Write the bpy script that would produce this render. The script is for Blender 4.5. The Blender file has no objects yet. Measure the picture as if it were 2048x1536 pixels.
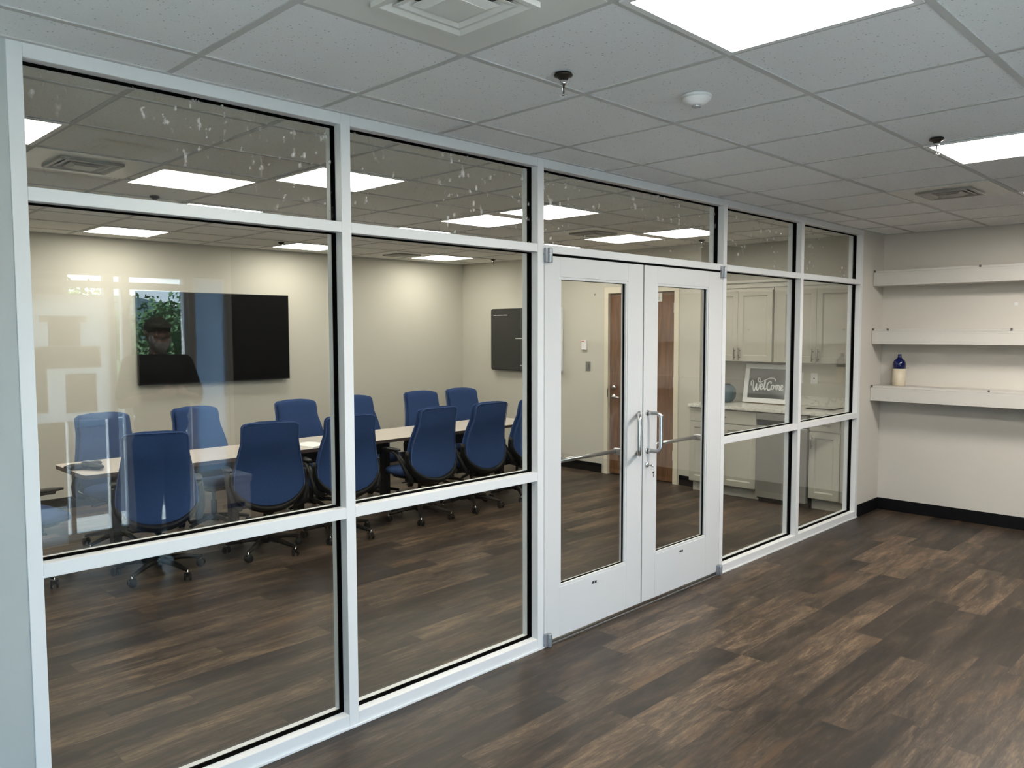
import bpy, math, random
from mathutils import Vector, Matrix
random.seed(7)
PI = math.pi
S = bpy.context.scene
COL = S.collection

# ------------------------------------------------------------------ camera
H = 2.623      # ceiling of the front room
H2 = 2.66      # ceiling of the conference room
cam = bpy.data.cameras.new('camera')
cam.sensor_fit = 'HORIZONTAL'
cam.sensor_width = 36.0
cam.lens = 1595.66 / 2048 * 36.0
cam.clip_start = 0.05
cam.clip_end = 400
co = bpy.data.objects.new('camera', cam)
COL.objects.link(co)
yaw, pitch, roll = 0.788992, -0.0662134, -0.0021
cy, sy, cp, sp = math.cos(yaw), math.sin(yaw), math.cos(pitch), math.sin(pitch)
f = Vector((sy * cp, cy * cp, sp)); r = Vector((cy, -sy, 0)); u = r.cross(f)
cr, sr = math.cos(roll), math.sin(roll)
r2 = r * cr + u * sr; u2 = u * cr - r * sr
m = Matrix((( r2.x, u2.x, -f.x, -0.687416), (r2.y, u2.y, -f.y, -2.86760), (r2.z, u2.z, -f.z, 1.72107), (0, 0, 0, 1)))
co.matrix_world = m
S.camera = co

# ------------------------------------------------------------------ view, world, sun
S.view_settings.view_transform = 'Standard'
S.view_settings.look = 'None'
S.view_settings.gamma = 1.0
S.view_settings.use_curve_mapping = False
S.view_settings.exposure = 0.18
S.cycles.use_denoising = True
S.cycles.max_bounces = 10
S.cycles.diffuse_bounces = 5
S.cycles.glossy_bounces = 5
S.cycles.transparent_max_bounces = 24
S.cycles.sample_clamp_indirect = 6.0
S.cycles.caustics_reflective = False
S.cycles.caustics_refractive = False

w = bpy.data.worlds.new('sky')
S.world = w
w.use_nodes = True
nt = w.node_tree
nt.nodes.clear()
out = nt.nodes.new('ShaderNodeOutputWorld')
bg = nt.nodes.new('ShaderNodeBackground')
tc = nt.nodes.new('ShaderNodeTexCoord')
mp = nt.nodes.new('ShaderNodeMapping'); mp.inputs['Scale'].default_value = (1.2, 1.2, 7)
nz = nt.nodes.new('ShaderNodeTexNoise'); nz.inputs['Scale'].default_value = 2.2; nz.inputs['Detail'].default_value = 6
rp = nt.nodes.new('ShaderNodeValToRGB')
rp.color_ramp.elements[0].position = 0.42; rp.color_ramp.elements[0].color = (0.30, 0.66, 1.0, 1)
rp.color_ramp.elements[1].position = 0.62; rp.color_ramp.elements[1].color = (0.95, 1.0, 1.05, 1)
nt.links.new(tc.outputs['Generated'], mp.inputs['Vector'])
nt.links.new(mp.outputs[0], nz.inputs['Vector'])
nt.links.new(nz.outputs['Fac'], rp.inputs['Fac'])
nt.links.new(rp.outputs[0], bg.inputs['Color'])
bg.inputs['Strength'].default_value = 8.0
nt.links.new(bg.outputs[0], out.inputs['Surface'])

sun = bpy.data.lights.new('sun', 'SUN')
sun.energy = 45.0
sun.angle = 0.01
sun.color = (1.0, 0.96, 0.9)
so = bpy.data.objects.new('sun', sun)
COL.objects.link(so)
so.rotation_euler = Vector((0.62, 0.14, -0.75)).to_track_quat('-Z', 'Y').to_euler()

FRONT_L = 54.0     # radiance of the front room panels
CONF_L = 17.5       # radiance of the conference room panels

# ------------------------------------------------------------------ materials
MATS = {}
def srgb(c):
    return tuple(((v / 255) / 12.92 if v / 255 <= 0.04045 else ((v / 255 + 0.055) / 1.055) ** 2.4) for v in c)

def mat(name, color, rough=0.5, metal=0.0, bump=0.0, bscale=200.0, spec=0.5, var=0.0, vscale=3.0):
    if name in MATS: return MATS[name]
    M = bpy.data.materials.new(name); M.use_nodes = True
    t = M.node_tree; b = t.nodes['Principled BSDF']
    b.inputs['Base Color'].default_value = (*color, 1)
    b.inputs['Roughness'].default_value = rough
    b.inputs['Metallic'].default_value = metal
    b.inputs['Specular IOR Level'].default_value = spec
    tcn = t.nodes.new('ShaderNodeTexCoord')
    n = t.nodes.new('ShaderNodeTexNoise'); n.inputs['Scale'].default_value = vscale; n.inputs['Detail'].default_value = 5
    t.links.new(tcn.outputs['Object'], n.inputs['Vector'])
    mix = t.nodes.new('ShaderNodeMix'); mix.data_type = 'RGBA'
    mix.inputs['A'].default_value = (*[c * (1 - max(var, 0.015)) for c in color], 1)
    mix.inputs['B'].default_value = (*[min(1, c * (1 + max(var, 0.015))) for c in color], 1)
    t.links.new(n.outputs['Fac'], mix.inputs['Factor'])
    t.links.new(mix.outputs['Result'], b.inputs['Base Color'])
    if bump:
        n2 = t.nodes.new('ShaderNodeTexNoise'); n2.inputs['Scale'].default_value = bscale; n2.inputs['Detail'].default_value = 3
        t.links.new(tcn.outputs['Object'], n2.inputs['Vector'])
        bp = t.nodes.new('ShaderNodeBump'); bp.inputs['Strength'].default_value = bump; bp.inputs['Distance'].default_value = 0.002
        t.links.new(n2.outputs['Fac'], bp.inputs['Height'])
        t.links.new(bp.outputs[0], b.inputs['Normal'])
    MATS[name] = M
    return M

def emis(name, color, L):
    M = bpy.data.materials.new(name); M.use_nodes = True
    t = M.node_tree; t.nodes.clear()
    o = t.nodes.new('ShaderNodeOutputMaterial'); e = t.nodes.new('ShaderNodeEmission')
    e.inputs['Color'].default_value = (*color, 1); e.inputs['Strength'].default_value = L
    t.links.new(e.outputs[0], o.inputs['Surface'])
    return M

def N(t, ty, **k):
    n = t.nodes.new('ShaderNode' + ty)
    for a, b in k.items(): setattr(n, a, b)
    return n
def math_(t, op, a, b=None, c=None):
    n = N(t, 'Math', operation=op)
    for i, v in enumerate((a, b, c)):
        if v is None: continue
        if isinstance(v, (int, float)): n.inputs[i].default_value = v
        else: t.links.new(v, n.inputs[i])
    return n.outputs[0]

def glass(name, smudge=0.0, tint=(0.955, 0.965, 0.945)):
    M = bpy.data.materials.new(name); M.use_nodes = True
    t = M.node_tree; t.nodes.clear()
    o = N(t, 'OutputMaterial'); tr = N(t, 'BsdfTransparent'); gl = N(t, 'BsdfGlossy'); mx = N(t, 'MixShader')
    tr.inputs[0].default_value = (*tint, 1)
    gl.inputs['Roughness'].default_value = 0.0
    gl.inputs['Color'].default_value = (0.95, 0.97, 1.0, 1)
    geo = N(t, 'NewGeometry')
    ior = math_(t, 'SUBTRACT', 1.52, math_(t, 'MULTIPLY', geo.outputs['Backfacing'], 1.52 - 1 / 1.52))
    fr = N(t, 'Fresnel'); t.links.new(ior, fr.inputs['IOR'])
    t.links.new(fr.outputs[0], mx.inputs[0]); t.links.new(tr.outputs[0], mx.inputs[1]); t.links.new(gl.outputs[0], mx.inputs[2])
    last = mx.outputs[0]
    if smudge:
        tcn = N(t, 'TexCoord'); m1 = N(t, 'Mapping'); m1.inputs['Scale'].default_value = (34, 1, 16)
        n1 = N(t, 'TexNoise'); n1.inputs['Scale'].default_value = 1.2; n1.inputs['Detail'].default_value = 4
        n2 = N(t, 'TexNoise'); n2.inputs['Scale'].default_value = 2.2
        t.links.new(tcn.outputs['Object'], m1.inputs[0]); t.links.new(m1.outputs[0], n1.inputs['Vector']); t.links.new(tcn.outputs['Object'], n2.inputs['Vector'])
        a = math_(t, 'MULTIPLY', math_(t, 'SUBTRACT', n1.outputs['Fac'], 0.60), 9.0); 
        b = math_(t, 'MULTIPLY', math_(t, 'SUBTRACT', n2.outputs['Fac'], 0.46), 6.0)
        ca = N(t, 'Clamp'); cb = N(t, 'Clamp'); t.links.new(a, ca.inputs[0]); t.links.new(b, cb.inputs[0])
        fac = math_(t, 'MULTIPLY', math_(t, 'MULTIPLY', ca.outputs[0], cb.outputs[0]), smudge)
        d = N(t, 'BsdfTranslucent'); d.inputs[0].default_value = (0.9, 0.9, 0.9, 1)
        d2 = N(t, 'BsdfDiffuse'); d2.inputs[0].default_value = (0.9, 0.9, 0.9, 1)
        md = N(t, 'MixShader'); t.links.new(d.outputs[0], md.inputs[1]); t.links.new(d2.outputs[0], md.inputs[2])
        m2 = N(t, 'MixShader'); t.links.new(fac, m2.inputs[0]); t.links.new(last, m2.inputs[1]); t.links.new(md.outputs[0], m2.inputs[2])
        last = m2.outputs[0]
    t.links.new(last, o.inputs['Surface'])
    return M

def floor_mat():
    M = bpy.data.materials.new('vinyl_planks'); M.use_nodes = True
    t = M.node_tree; b = t.nodes['Principled BSDF']
    tcn = N(t, 'TexCoord'); sx = N(t, 'SeparateXYZ'); t.links.new(tcn.outputs['Object'], sx.inputs[0])
    X, Y = sx.outputs[0], sx.outputs[1]
    yy = math_(t, 'DIVIDE', math_(t, 'ADD', Y, 40.03), 0.152)
    row = math_(t, 'FLOOR', yy); fy = math_(t, 'FRACT', yy)
    wn = N(t, 'TexWhiteNoise', noise_dimensions='1D'); t.links.new(row, wn.inputs['W'])
    xx = math_(t, 'ADD', math_(t, 'DIVIDE', math_(t, 'ADD', X, 40), 0.98), math_(t, 'MULTIPLY', wn.outputs['Value'], 7.0))
    col = math_(t, 'FLOOR', xx); fx = math_(t, 'FRACT', xx)
    cmb = N(t, 'CombineXYZ'); t.links.new(row, cmb.inputs[0]); t.links.new(col, cmb.inputs[1])
    w2 = N(t, 'TexWhiteNoise', noise_dimensions='2D'); t.links.new(cmb.outputs[0], w2.inputs['Vector'])
    # blotchy tone inside a plank and fine grain along it
    off = math_(t, 'MULTIPLY', w2.outputs['Value'], 50.0)
    c2 = N(t, 'CombineXYZ')
    t.links.new(math_(t, 'ADD', math_(t, 'MULTIPLY', X, 2.2), off), c2.inputs[0]); t.links.new(math_(t, 'MULTIPLY', Y, 13.0), c2.inputs[1]); t.links.new(off, c2.inputs[2])
    n1 = N(t, 'TexNoise'); n1.inputs['Scale'].default_value = 1.0; n1.inputs['Detail'].default_value = 7; n1.inputs['Roughness'].default_value = 0.68; n1.inputs['Distortion'].default_value = 0.5
    t.links.new(c2.outputs[0], n1.inputs['Vector'])
    c3 = N(t, 'CombineXYZ')
    t.links.new(math_(t, 'ADD', math_(t, 'MULTIPLY', X, 16.0), off), c3.inputs[0]); t.links.new(math_(t, 'MULTIPLY', Y, 110.0), c3.inputs[1]); t.links.new(off, c3.inputs[2])
    n2 = N(t, 'TexNoise'); n2.inputs['Scale'].default_value = 1.0; n2.inputs['Detail'].default_value = 4; n2.inputs['Distortion'].default_value = 0.6
    t.links.new(c3.outputs[0], n2.inputs['Vector'])
    v = math_(t, 'ADD', math_(t, 'MULTIPLY', w2.outputs['Value'], 0.24), math_(t, 'ADD', math_(t, 'MULTIPLY', n1.outputs['Fac'], 0.80), math_(t, 'MULTIPLY', n2.outputs['Fac'], 0.42)))
    v = math_(t, 'ADD', math_(t, 'MULTIPLY', math_(t, 'SUBTRACT', v, 0.73), 1.45), 0.49)
    rp = N(t, 'ValToRGB'); e = rp.color_ramp.elements
    e[0].position = 0.22; e[0].color = (*srgb((34, 29, 25)), 1)
    e[1].position = 0.86; e[1].color = (*srgb((120, 98, 77)), 1)
    for p, c in ((0.42, (49, 41, 34)), (0.58, (69, 57, 46)), (0.72, (93, 77, 62))):
        k = e.new(p); k.color = (*srgb(c), 1)
    t.links.new(v, rp.inputs[0])
    # warm patches
    n3 = N(t, 'TexNoise'); n3.inputs['Scale'].default_value = 0.7; t.links.new(c2.outputs[0], n3.inputs['Vector'])
    cl = N(t, 'Clamp'); t.links.new(math_(t, 'MULTIPLY', math_(t, 'SUBTRACT', n3.outputs['Fac'], 0.6), 5.0), cl.inputs[0])
    mx = N(t, 'Mix', data_type='RGBA'); t.links.new(math_(t, 'MULTIPLY', cl.outputs[0], 0.5), mx.inputs['Factor'])
    t.links.new(rp.outputs[0], mx.inputs['A']); mx.inputs['B'].default_value = (*srgb((112, 84, 58)), 1)
    # seams
    ey = math_(t, 'MINIMUM', fy, math_(t, 'SUBTRACT', 1.0, fy)); ex = math_(t, 'MINIMUM', fx, math_(t, 'SUBTRACT', 1.0, fx))
    s = math_(t, 'MAXIMUM', math_(t, 'LESS_THAN', ey, 0.010), math_(t, 'LESS_THAN', ex, 0.0013))
    mx2 = N(t, 'Mix', data_type='RGBA'); t.links.new(math_(t, 'MULTIPLY', s, 0.55), mx2.inputs['Factor'])
    t.links.new(mx.outputs['Result'], mx2.inputs['A']); mx2.inputs['B'].default_value = (*srgb((34, 29, 26)), 1)
    t.links.new(mx2.outputs['Result'], b.inputs['Base Color'])
    b.inputs['Roughness'].default_value = 0.42
    t.links.new(math_(t, 'ADD', 0.36, math_(t, 'MULTIPLY', n2.outputs['Fac'], 0.16)), b.inputs['Roughness'])
    b.inputs['Specular IOR Level'].default_value = 0.35
    bp = N(t, 'Bump'); bp.inputs['Strength'].default_value = 0.25; bp.inputs['Distance'].default_value = 0.001
    t.links.new(math_(t, 'SUBTRACT', n2.outputs['Fac'], s), bp.inputs['Height']); t.links.new(bp.outputs[0], b.inputs['Normal'])
    return M

def tile_mat(name, color):
    M = bpy.data.materials.new(name); M.use_nodes = True
    t = M.node_tree; b = t.nodes['Principled BSDF']
    tcn = N(t, 'TexCoord')
    vo = N(t, 'TexVoronoi'); vo.inputs['Scale'].default_value = 75; t.links.new(tcn.outputs['Object'], vo.inputs['Vector'])
    wn = N(t, 'SeparateColor'); t.links.new(vo.outputs['Color'], wn.inputs[0])
    th = math_(t, 'MULTIPLY', wn.outputs[0], 0.26)
    hole = math_(t, 'MULTIPLY', math_(t, 'LESS_THAN', vo.outputs['Distance'], th), math_(t, 'GREATER_THAN', wn.outputs[1], 0.45))
    n = N(t, 'TexNoise'); n.inputs['Scale'].default_value = 160; n.inputs['Detail'].default_value = 3; t.links.new(tcn.outputs['Object'], n.inputs['Vector'])
    mx = N(t, 'Mix', data_type='RGBA'); mx.inputs['A'].default_value = (*color, 1); mx.inputs['B'].default_value = (*[c * 0.45 for c in color], 1)
    t.links.new(math_(t, 'ADD', math_(t, 'MULTIPLY', hole, 0.75), math_(t, 'MULTIPLY', math_(t, 'SUBTRACT', n.outputs['Fac'], 0.5), 0.45)), mx.inputs['Factor'])
    t.links.new(mx.outputs['Result'], b.inputs['Base Color'])
    b.inputs['Roughness'].default_value = 0.95; b.inputs['Specular IOR Level'].default_value = 0.1
    bp = N(t, 'Bump'); bp.inputs['Strength'].default_value = 0.3; bp.inputs['Distance'].default_value = 0.002
    t.links.new(math_(t, 'SUBTRACT', n.outputs['Fac'], hole), bp.inputs['Height']); t.links.new(bp.outputs[0], b.inputs['Normal'])
    return M

def wood_mat(name, c1, c2, axis=2):
    M = bpy.data.materials.new(name); M.use_nodes = True
    t = M.node_tree; b = t.nodes['Principled BSDF']
    tcn = N(t, 'TexCoord'); mp = N(t, 'Mapping'); sc = [28, 28, 28]; sc[axis] = 2.2; mp.inputs['Scale'].default_value = sc
    n = N(t, 'TexNoise'); n.inputs['Scale'].default_value = 1.0; n.inputs['Detail'].default_value = 6; n.inputs['Distortion'].default_value = 1.0
    t.links.new(tcn.outputs['Object'], mp.inputs[0]); t.links.new(mp.outputs[0], n.inputs['Vector'])
    rp = N(t, 'ValToRGB'); rp.color_ramp.elements[0].position = 0.3; rp.color_ramp.elements[0].color = (*c1, 1)
    rp.color_ramp.elements[1].position = 0.72; rp.color_ramp.elements[1].color = (*c2, 1)
    t.links.new(n.outputs['Fac'], rp.inputs[0]); t.links.new(rp.outputs[0], b.inputs['Base Color'])
    b.inputs['Roughness'].default_value = 0.45
    return M

def marble_mat():
    M = bpy.data.materials.new('white_quartz'); M.use_nodes = True
    t = M.node_tree; b = t.nodes['Principled BSDF']; tcn = N(t, 'TexCoord')
    n = N(t, 'TexNoise'); n.inputs['Scale'].default_value = 5; n.inputs['Detail'].default_value = 8; n.inputs['Distortion'].default_value = 1.5
    t.links.new(tcn.outputs['Object'], n.inputs['Vector'])
    rp = N(t, 'ValToRGB'); e = rp.color_ramp.elements
    e[0].position = 0.46; e[0].color = (0.74, 0.72, 0.66, 1); e[1].position = 0.54; e[1].color = (0.74, 0.72, 0.66, 1)
    k = e.new(0.5); k.color = (0.55, 0.53, 0.48, 1)
    t.links.new(n.outputs['Fac'], rp.inputs[0]); t.links.new(rp.outputs[0], b.inputs['Base Color']); b.inputs['Roughness'].default_value = 0.2
    return M

def translucent(name, color):
    M = bpy.data.materials.new(name); M.use_nodes = True
    t = M.node_tree; t.nodes.clear(); o = N(t, 'OutputMaterial')
    a = N(t, 'BsdfTranslucent'); a.inputs[0].default_value = (*color, 1); d = N(t, 'BsdfDiffuse'); d.inputs[0].default_value = (*color, 1)
    n = N(t, 'TexNoise'); n.inputs['Scale'].default_value = 3
    mx = N(t, 'MixShader'); mx.inputs[0].default_value = 0.5
    t.links.new(math_(t, 'ADD', 0.1, math_(t, 'MULTIPLY', n.outputs['Fac'], 0.2)), mx.inputs[0])
    t.links.new(a.outputs[0], mx.inputs[1]); t.links.new(d.outputs[0], mx.inputs[2]); t.links.new(mx.outputs[0], o.inputs['Surface'])
    return M

PAINT = mat('wall_paint', (0.56, 0.535, 0.47), 0.85, bump=0.08, bscale=300, spec=0.2)
PAINTF = mat('front_wall_paint', (0.63, 0.595, 0.54), 0.85, bump=0.08, bscale=300, spec=0.2)
ALU = mat('white_aluminium', (0.74, 0.75, 0.76), 0.35, spec=0.4)
DOORW = mat('white_door_paint', (0.66, 0.665, 0.67), 0.38, spec=0.4)
GASK = mat('black_gasket', (0.004, 0.004, 0.004), 0.8, spec=0.0)
GLASS = glass('clear_glass'); GLASSD = glass('smudged_glass', 0.9)
GLASSW = glass('window_glass', 0.0, (0.9, 0.93, 0.93))
BLK = mat('black_vinyl_base', (0.004, 0.004, 0.005), 0.6, spec=0.15)
STEEL = mat('brushed_steel', (0.55, 0.55, 0.56), 0.28, 1.0)
CHROME = mat('chrome', (0.7, 0.7, 0.7), 0.12, 1.0)
SILVER = mat('silver_paint', (0.36, 0.38, 0.41), 0.35, 0.6)
TILE = tile_mat('ceiling_tile', (0.88, 0.885, 0.885))
TILE2 = tile_mat('ceiling_tile_b', (0.86, 0.85, 0.81))
TBAR = mat('grid_white', (0.54, 0.54, 0.53), 0.6, spec=0.2)
VENTM = mat('vent_white_metal', (0.74, 0.73, 0.69), 0.3, spec=0.6)
DARK = mat('dark_void', (0.02, 0.02, 0.02), 0.8)
FLOOR = floor_mat()
WHITE = mat('white_plastic', (0.78, 0.78, 0.78), 0.4)
CREAM = mat('cream_casing', (0.72, 0.66, 0.53), 0.4)
WOOD = wood_mat('walnut_door', srgb((88, 58, 38)), srgb((128, 92, 64)))
CAB = mat('cabinet_grey', (0.46, 0.435, 0.37), 0.45)
NICK = mat('dark_nickel', (0.26, 0.24, 0.21), 0.3, 0.9)
QUARTZ = marble_mat()
DWST = mat('dishwasher_steel', (0.42, 0.41, 0.38), 0.38, 0.7)
TVM = mat('tv_screen_black', (0.003, 0.003, 0.003), 0.3, spec=0.12)
TVB = mat('black_bezel', (0.008, 0.008, 0.009), 0.4)
BOARD = mat('display_charcoal', (0.030, 0.030, 0.028), 0.35)
LAM = mat('greige_laminate', (0.52, 0.47, 0.42), 0.35, var=0.04, vscale=20)
BLKP = mat('black_plastic', (0.0065, 0.0065, 0.006), 0.42, spec=0.22)
BLUE = mat('blue_fabric', (0.028, 0.058, 0.155), 0.9, bump=0.5, bscale=700, spec=0.15, var=0.10, vscale=60)
PIPE = mat('blue_piping', (0.045, 0.09, 0.24), 0.8)
LITF = emis('front_panel_light', (1.0, 0.95, 0.88), FRONT_L)
LITC = emis('conference_panel_light', (1.0, 0.955, 0.86), CONF_L)

# ------------------------------------------------------------------ mesh helpers
class MB:
    def __init__(s): s.v = []; s.f = []; s.m = []; s.mats = []; s.smooth = []
    def mi(s, M):
        if M not in s.mats: s.mats.append(M)
        return s.mats.index(M)
    def add(s, vs, fs, M, smooth=False):
        o = len(s.v); s.v += [tuple(p) for p in vs]; k = s.mi(M)
        for q in fs: s.f.append([i + o for i in q]); s.m.append(k); s.smooth.append(smooth)
    def box(s, x0, x1, y0, y1, z0, z1, M, T=None):
        vs = [(x, y, z) for x in (x0, x1) for y in (y0, y1) for z in (z0, z1)]
        if T: vs = [T @ Vector(p) for p in vs]
        s.add(vs, [(0, 1, 3, 2), (4, 6, 7, 5), (0, 4, 5, 1), (2, 3, 7, 6), (0, 2, 6, 4), (1, 5, 7, 3)], M)
    def prism(s, pts, z0, z1, M, T=None):   # polygon in xy, extruded in z
        n = len(pts); vs = [(x, y, z0) for x, y in pts] + [(x, y, z1) for x, y in pts]
        if T: vs = [T @ Vector(p) for p in vs]
        s.add(vs, [tuple(range(n))[::-1], tuple(range(n, 2 * n))] + [(i, (i + 1) % n, n + (i + 1) % n, n + i) for i in range(n)], M)
    def tube(s, pts, r, M, seg=10, ry=None, caps=True, up=None):
        pts = [Vector(p) for p in pts]; n = len(pts)
        rr = r if isinstance(r, (list, tuple)) else [r] * n
        vs = []; prev = None
        for i, p in enumerate(pts):
            d = (pts[min(i + 1, n - 1)] - pts[max(i - 1, 0)]).normalized()
            if prev is None:
                a = Vector(up) if up else (Vector((0, 0, 1)) if abs(d.z) < 0.9 else Vector((1, 0, 0)))
            else: a = prev
            a = (a - d * a.dot(d)).normalized(); prev = a; b = d.cross(a)
            for k in range(seg):
                t = 2 * PI * k / seg
                vs.append(p + a * math.cos(t) * rr[i] + b * math.sin(t) * (rr[i] if ry is None else ry * rr[i] / rr[0]))
        fs = [(i * seg + k, i * seg + (k + 1) % seg, (i + 1) * seg + (k + 1) % seg, (i + 1) * seg + k) for i in range(n - 1) for k in range(seg)]
        if caps: fs += [tuple(range(seg))[::-1], tuple((n - 1) * seg + k for k in range(seg))]
        s.add(vs, fs, M, True)
    def lathe(s, prof, c, M, seg=24, ax='z', T=None):
        vs = []
        for rr, h in prof:
            for k in range(seg):
                t = 2 * PI * k / seg; a, b = rr * math.cos(t), rr * math.sin(t)
                p = {'z': (a, b, h), 'y': (a, h, b), 'x': (h, a, b)}[ax]
                vs.append(Vector(p) + Vector(c))
        if T: vs = [T @ p for p in vs]
        n = len(prof)
        fs = [(i * seg + k, i * seg + (k + 1) % seg, (i + 1) * seg + (k + 1) % seg, (i + 1) * seg + k) for i in range(n - 1) for k in range(seg)]
        fs += [tuple(range(seg))[::-1], tuple((n - 1) * seg + k for k in range(seg))]
        s.add(vs, fs, M, True)
    def ell(s, c, r, M, nu=20, nv=12, T=None, p=2.0):
        sg = lambda x, e: math.copysign(abs(x) ** e, x)
        vs = []
        e = 2 / p
        for j in range(nv + 1):
            ph = -PI / 2 + PI * j / nv
            for i in range(nu):
                th = 2 * PI * i / nu
                q = Vector((sg(math.cos(ph), e) * sg(math.cos(th), e) * r[0], sg(math.cos(ph), e) * sg(math.sin(th), e) * r[1], sg(math.sin(ph), e) * r[2]))
                if T: q = T @ q
                vs.append(q + Vector(c))
        fs = [(j * nu + i, j * nu + (i + 1) % nu, (j + 1) * nu + (i + 1) % nu, (j + 1) * nu + i) for j in range(nv) for i in range(nu)]
        s.add(vs, fs, M, True)
    def build(s, name, parent=None, bevel=0, loc=None):
        me = bpy.data.meshes.new(name); me.from_pydata(s.v, [], s.f)
        for M in s.mats: me.materials.append(M)
        me.polygons.foreach_set('material_index', s.m); me.polygons.foreach_set('use_smooth', s.smooth); me.update()
        import bmesh
        bm = bmesh.new(); bm.from_mesh(me); bmesh.ops.recalc_face_normals(bm, faces=bm.faces); bm.to_mesh(me); bm.free()
        o = bpy.data.objects.new(name, me); COL.objects.link(o)
        if parent: o.parent = parent
        if loc: o.location = loc
        if bevel:
            b = o.modifiers.new('edge', 'BEVEL'); b.width = bevel; b.segments = 2; b.limit_method = 'ANGLE'; b.angle_limit = 0.7
        return o

def tag(o, label, cat, group=None):
    o['label'] = label; o['category'] = cat
    if group: o['group'] = group
    return o
def thing(name, label, cat, loc=(0, 0, 0), rz=0, group=None):
    o = bpy.data.objects.new(name, None); COL.objects.link(o); o.location = loc; o.rotation_euler = (0, 0, rz)
    o.empty_display_size = 0.1
    return tag(o, label, cat, group)
def struct(o, label=None):
    o['kind'] = 'structure'
    if label: o['label'] = label
    return o
def sempty(name, label):
    o = bpy.data.objects.new(name, None); COL.objects.link(o); o.empty_display_size = 0.1
    return struct(o, label)
def part(name, parent, fn, bevel=0, loc=None):
    b = MB(); fn(b); return b.build(name, parent, bevel, loc)
def copy_tree(o, parent=None):
    c = o.copy(); COL.objects.link(c)
    if parent: c.parent = parent
    for ch in o.children: copy_tree(ch, c)
    return c
def boxo(name, x0, x1, y0, y1, z0, z1, M, parent=None, bevel=0):
    b = MB(); b.box(x0, x1, y0, y1, z0, z1, M); return b.build(name, parent, bevel)

# ------------------------------------------------------------------ shell
XR = 7.22; YB = -4.1; YC = 5.65; XD = 6.90; XN = 7.33; XL = -2.6; YS = 1.79
struct(boxo('floor', XL, 7.5, YB - 0.02, YC + 0.1, -0.1, 0.0, FLOOR), 'dark brown wood-look plank floor')
ZT = 2.8
struct(boxo('wall_left', XL - 0.12, XL, YB, YC + 0.1, 0, ZT, PAINT), 'far left wall')
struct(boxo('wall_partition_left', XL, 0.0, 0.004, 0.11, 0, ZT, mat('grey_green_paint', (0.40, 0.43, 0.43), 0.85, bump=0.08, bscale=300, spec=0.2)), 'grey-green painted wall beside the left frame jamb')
struct(boxo('wall_partition_right', 6.714, 7.5, 0.004, 0.11, 0, ZT, PAINTF), 'short painted wall between the glass wall and the shelf corner')
b = MB(); b.box(0, 6.714, 0.006, 0.108, 2.6235, ZT, PAINTF)
struct(b.build('wall_above_glass'))
struct(boxo('wall_right', XR, 7.5, YB, 0.004, 0, ZT, PAINTF), 'painted wall with the three shelves')
struct(boxo('wall_niche', XN, 7.5, 0.11, YS, 0, ZT, PAINT), 'painted wall behind the kitchenette')
struct(boxo('wall_back', XL, 7.5, YC, YC + 0.1, 0, ZT, PAINT), 'pale wall with the large television')
b = MB()
b.box(XD, 7.5, YS, 2.07, 0, ZT, PAINT); b.box(XD, 7.5, 3.075, YC, 0, ZT, PAINT); b.box(XD, 7.5, 2.07, 3.075, 2.2, ZT, PAINT); b.box(7.0, 7.5, 2.07, 3.075, 0, 2.2, PAINT)
struct(b.build('wall_display'), 'pale wall with the wood door and the charcoal display')

def baseboard(name, x0, x1, y0, y1):
    b = MB(); b.box(x0, x1, y0, y1, 0, 0.112, BLK)
    struct(b.build(name, None, 0.003))
baseboard('baseboard_right', XR - 0.008, XR, YB + 0.06, -0.008)
baseboard('baseboard_partition', 6.722, XR - 0.001, -0.008, 0.004)
baseboard('baseboard_left', XL, -0.02, -0.008, 0.004)
baseboard('baseboard_back', XL, XD - 0.008, YC - 0.008, YC)
baseboard('baseboard_display', XD - 0.008, XD, 3.13, YC - 0.008)
baseboard('baseboard_kitchen', XD - 0.008, XD, YS + 0.005, 2.035)

# ceilings with the lay-in grid
def ceiling(name, x0, x1, y0, y1, z, gx, dx, gy, dy, M):
    b = MB(); b.box(x0, x1, y0, y1, z, z + 0.03, M)
    c = struct(b.build(name))
    g = MB(); k = math.ceil((x0 + 0.03 - gx) / dx)
    while gx + k * dx < x1 - 0.02:
        X = gx + k * dx; g.box(X - 0.012, X + 0.012, y0, y1, z - 0.0035, z + 0.001, TBAR); k += 1
    k = math.ceil((y0 + 0.03 - gy) / dy)
    while gy + k * dy < y1 - 0.02:
        Y = gy + k * dy; g.box(x0, x1, Y - 0.012, Y + 0.012, z - 0.004, z + 0.001, TBAR); k += 1
    g.box(x0, x1, y0, y0 + 0.02, z - 0.004, z + 0.001, TBAR); g.box(x0, x1, y1 - 0.02, y1, z - 0.004, z + 0.001, TBAR)
    g.box(x0, x0 + 0.02, y0, y1, z - 0.0038, z + 0.001, TBAR); g.box(x1 - 0.02, x1, y0, y1, z - 0.0038, z + 0.001, TBAR)
    g.build('ceiling_grid', c)
    return c
GX, GY, D1 = 0.4889, -0.2659, 0.6109
ceiling('ceiling', XL, XR, YB, 0.0, H, GX, D1, GY, D1, TILE)
ceiling('ceiling_conference', XL, XN, 0.112, YC, H2, 1.80, 0.642, 1.115, 0.597, TILE2)

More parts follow.
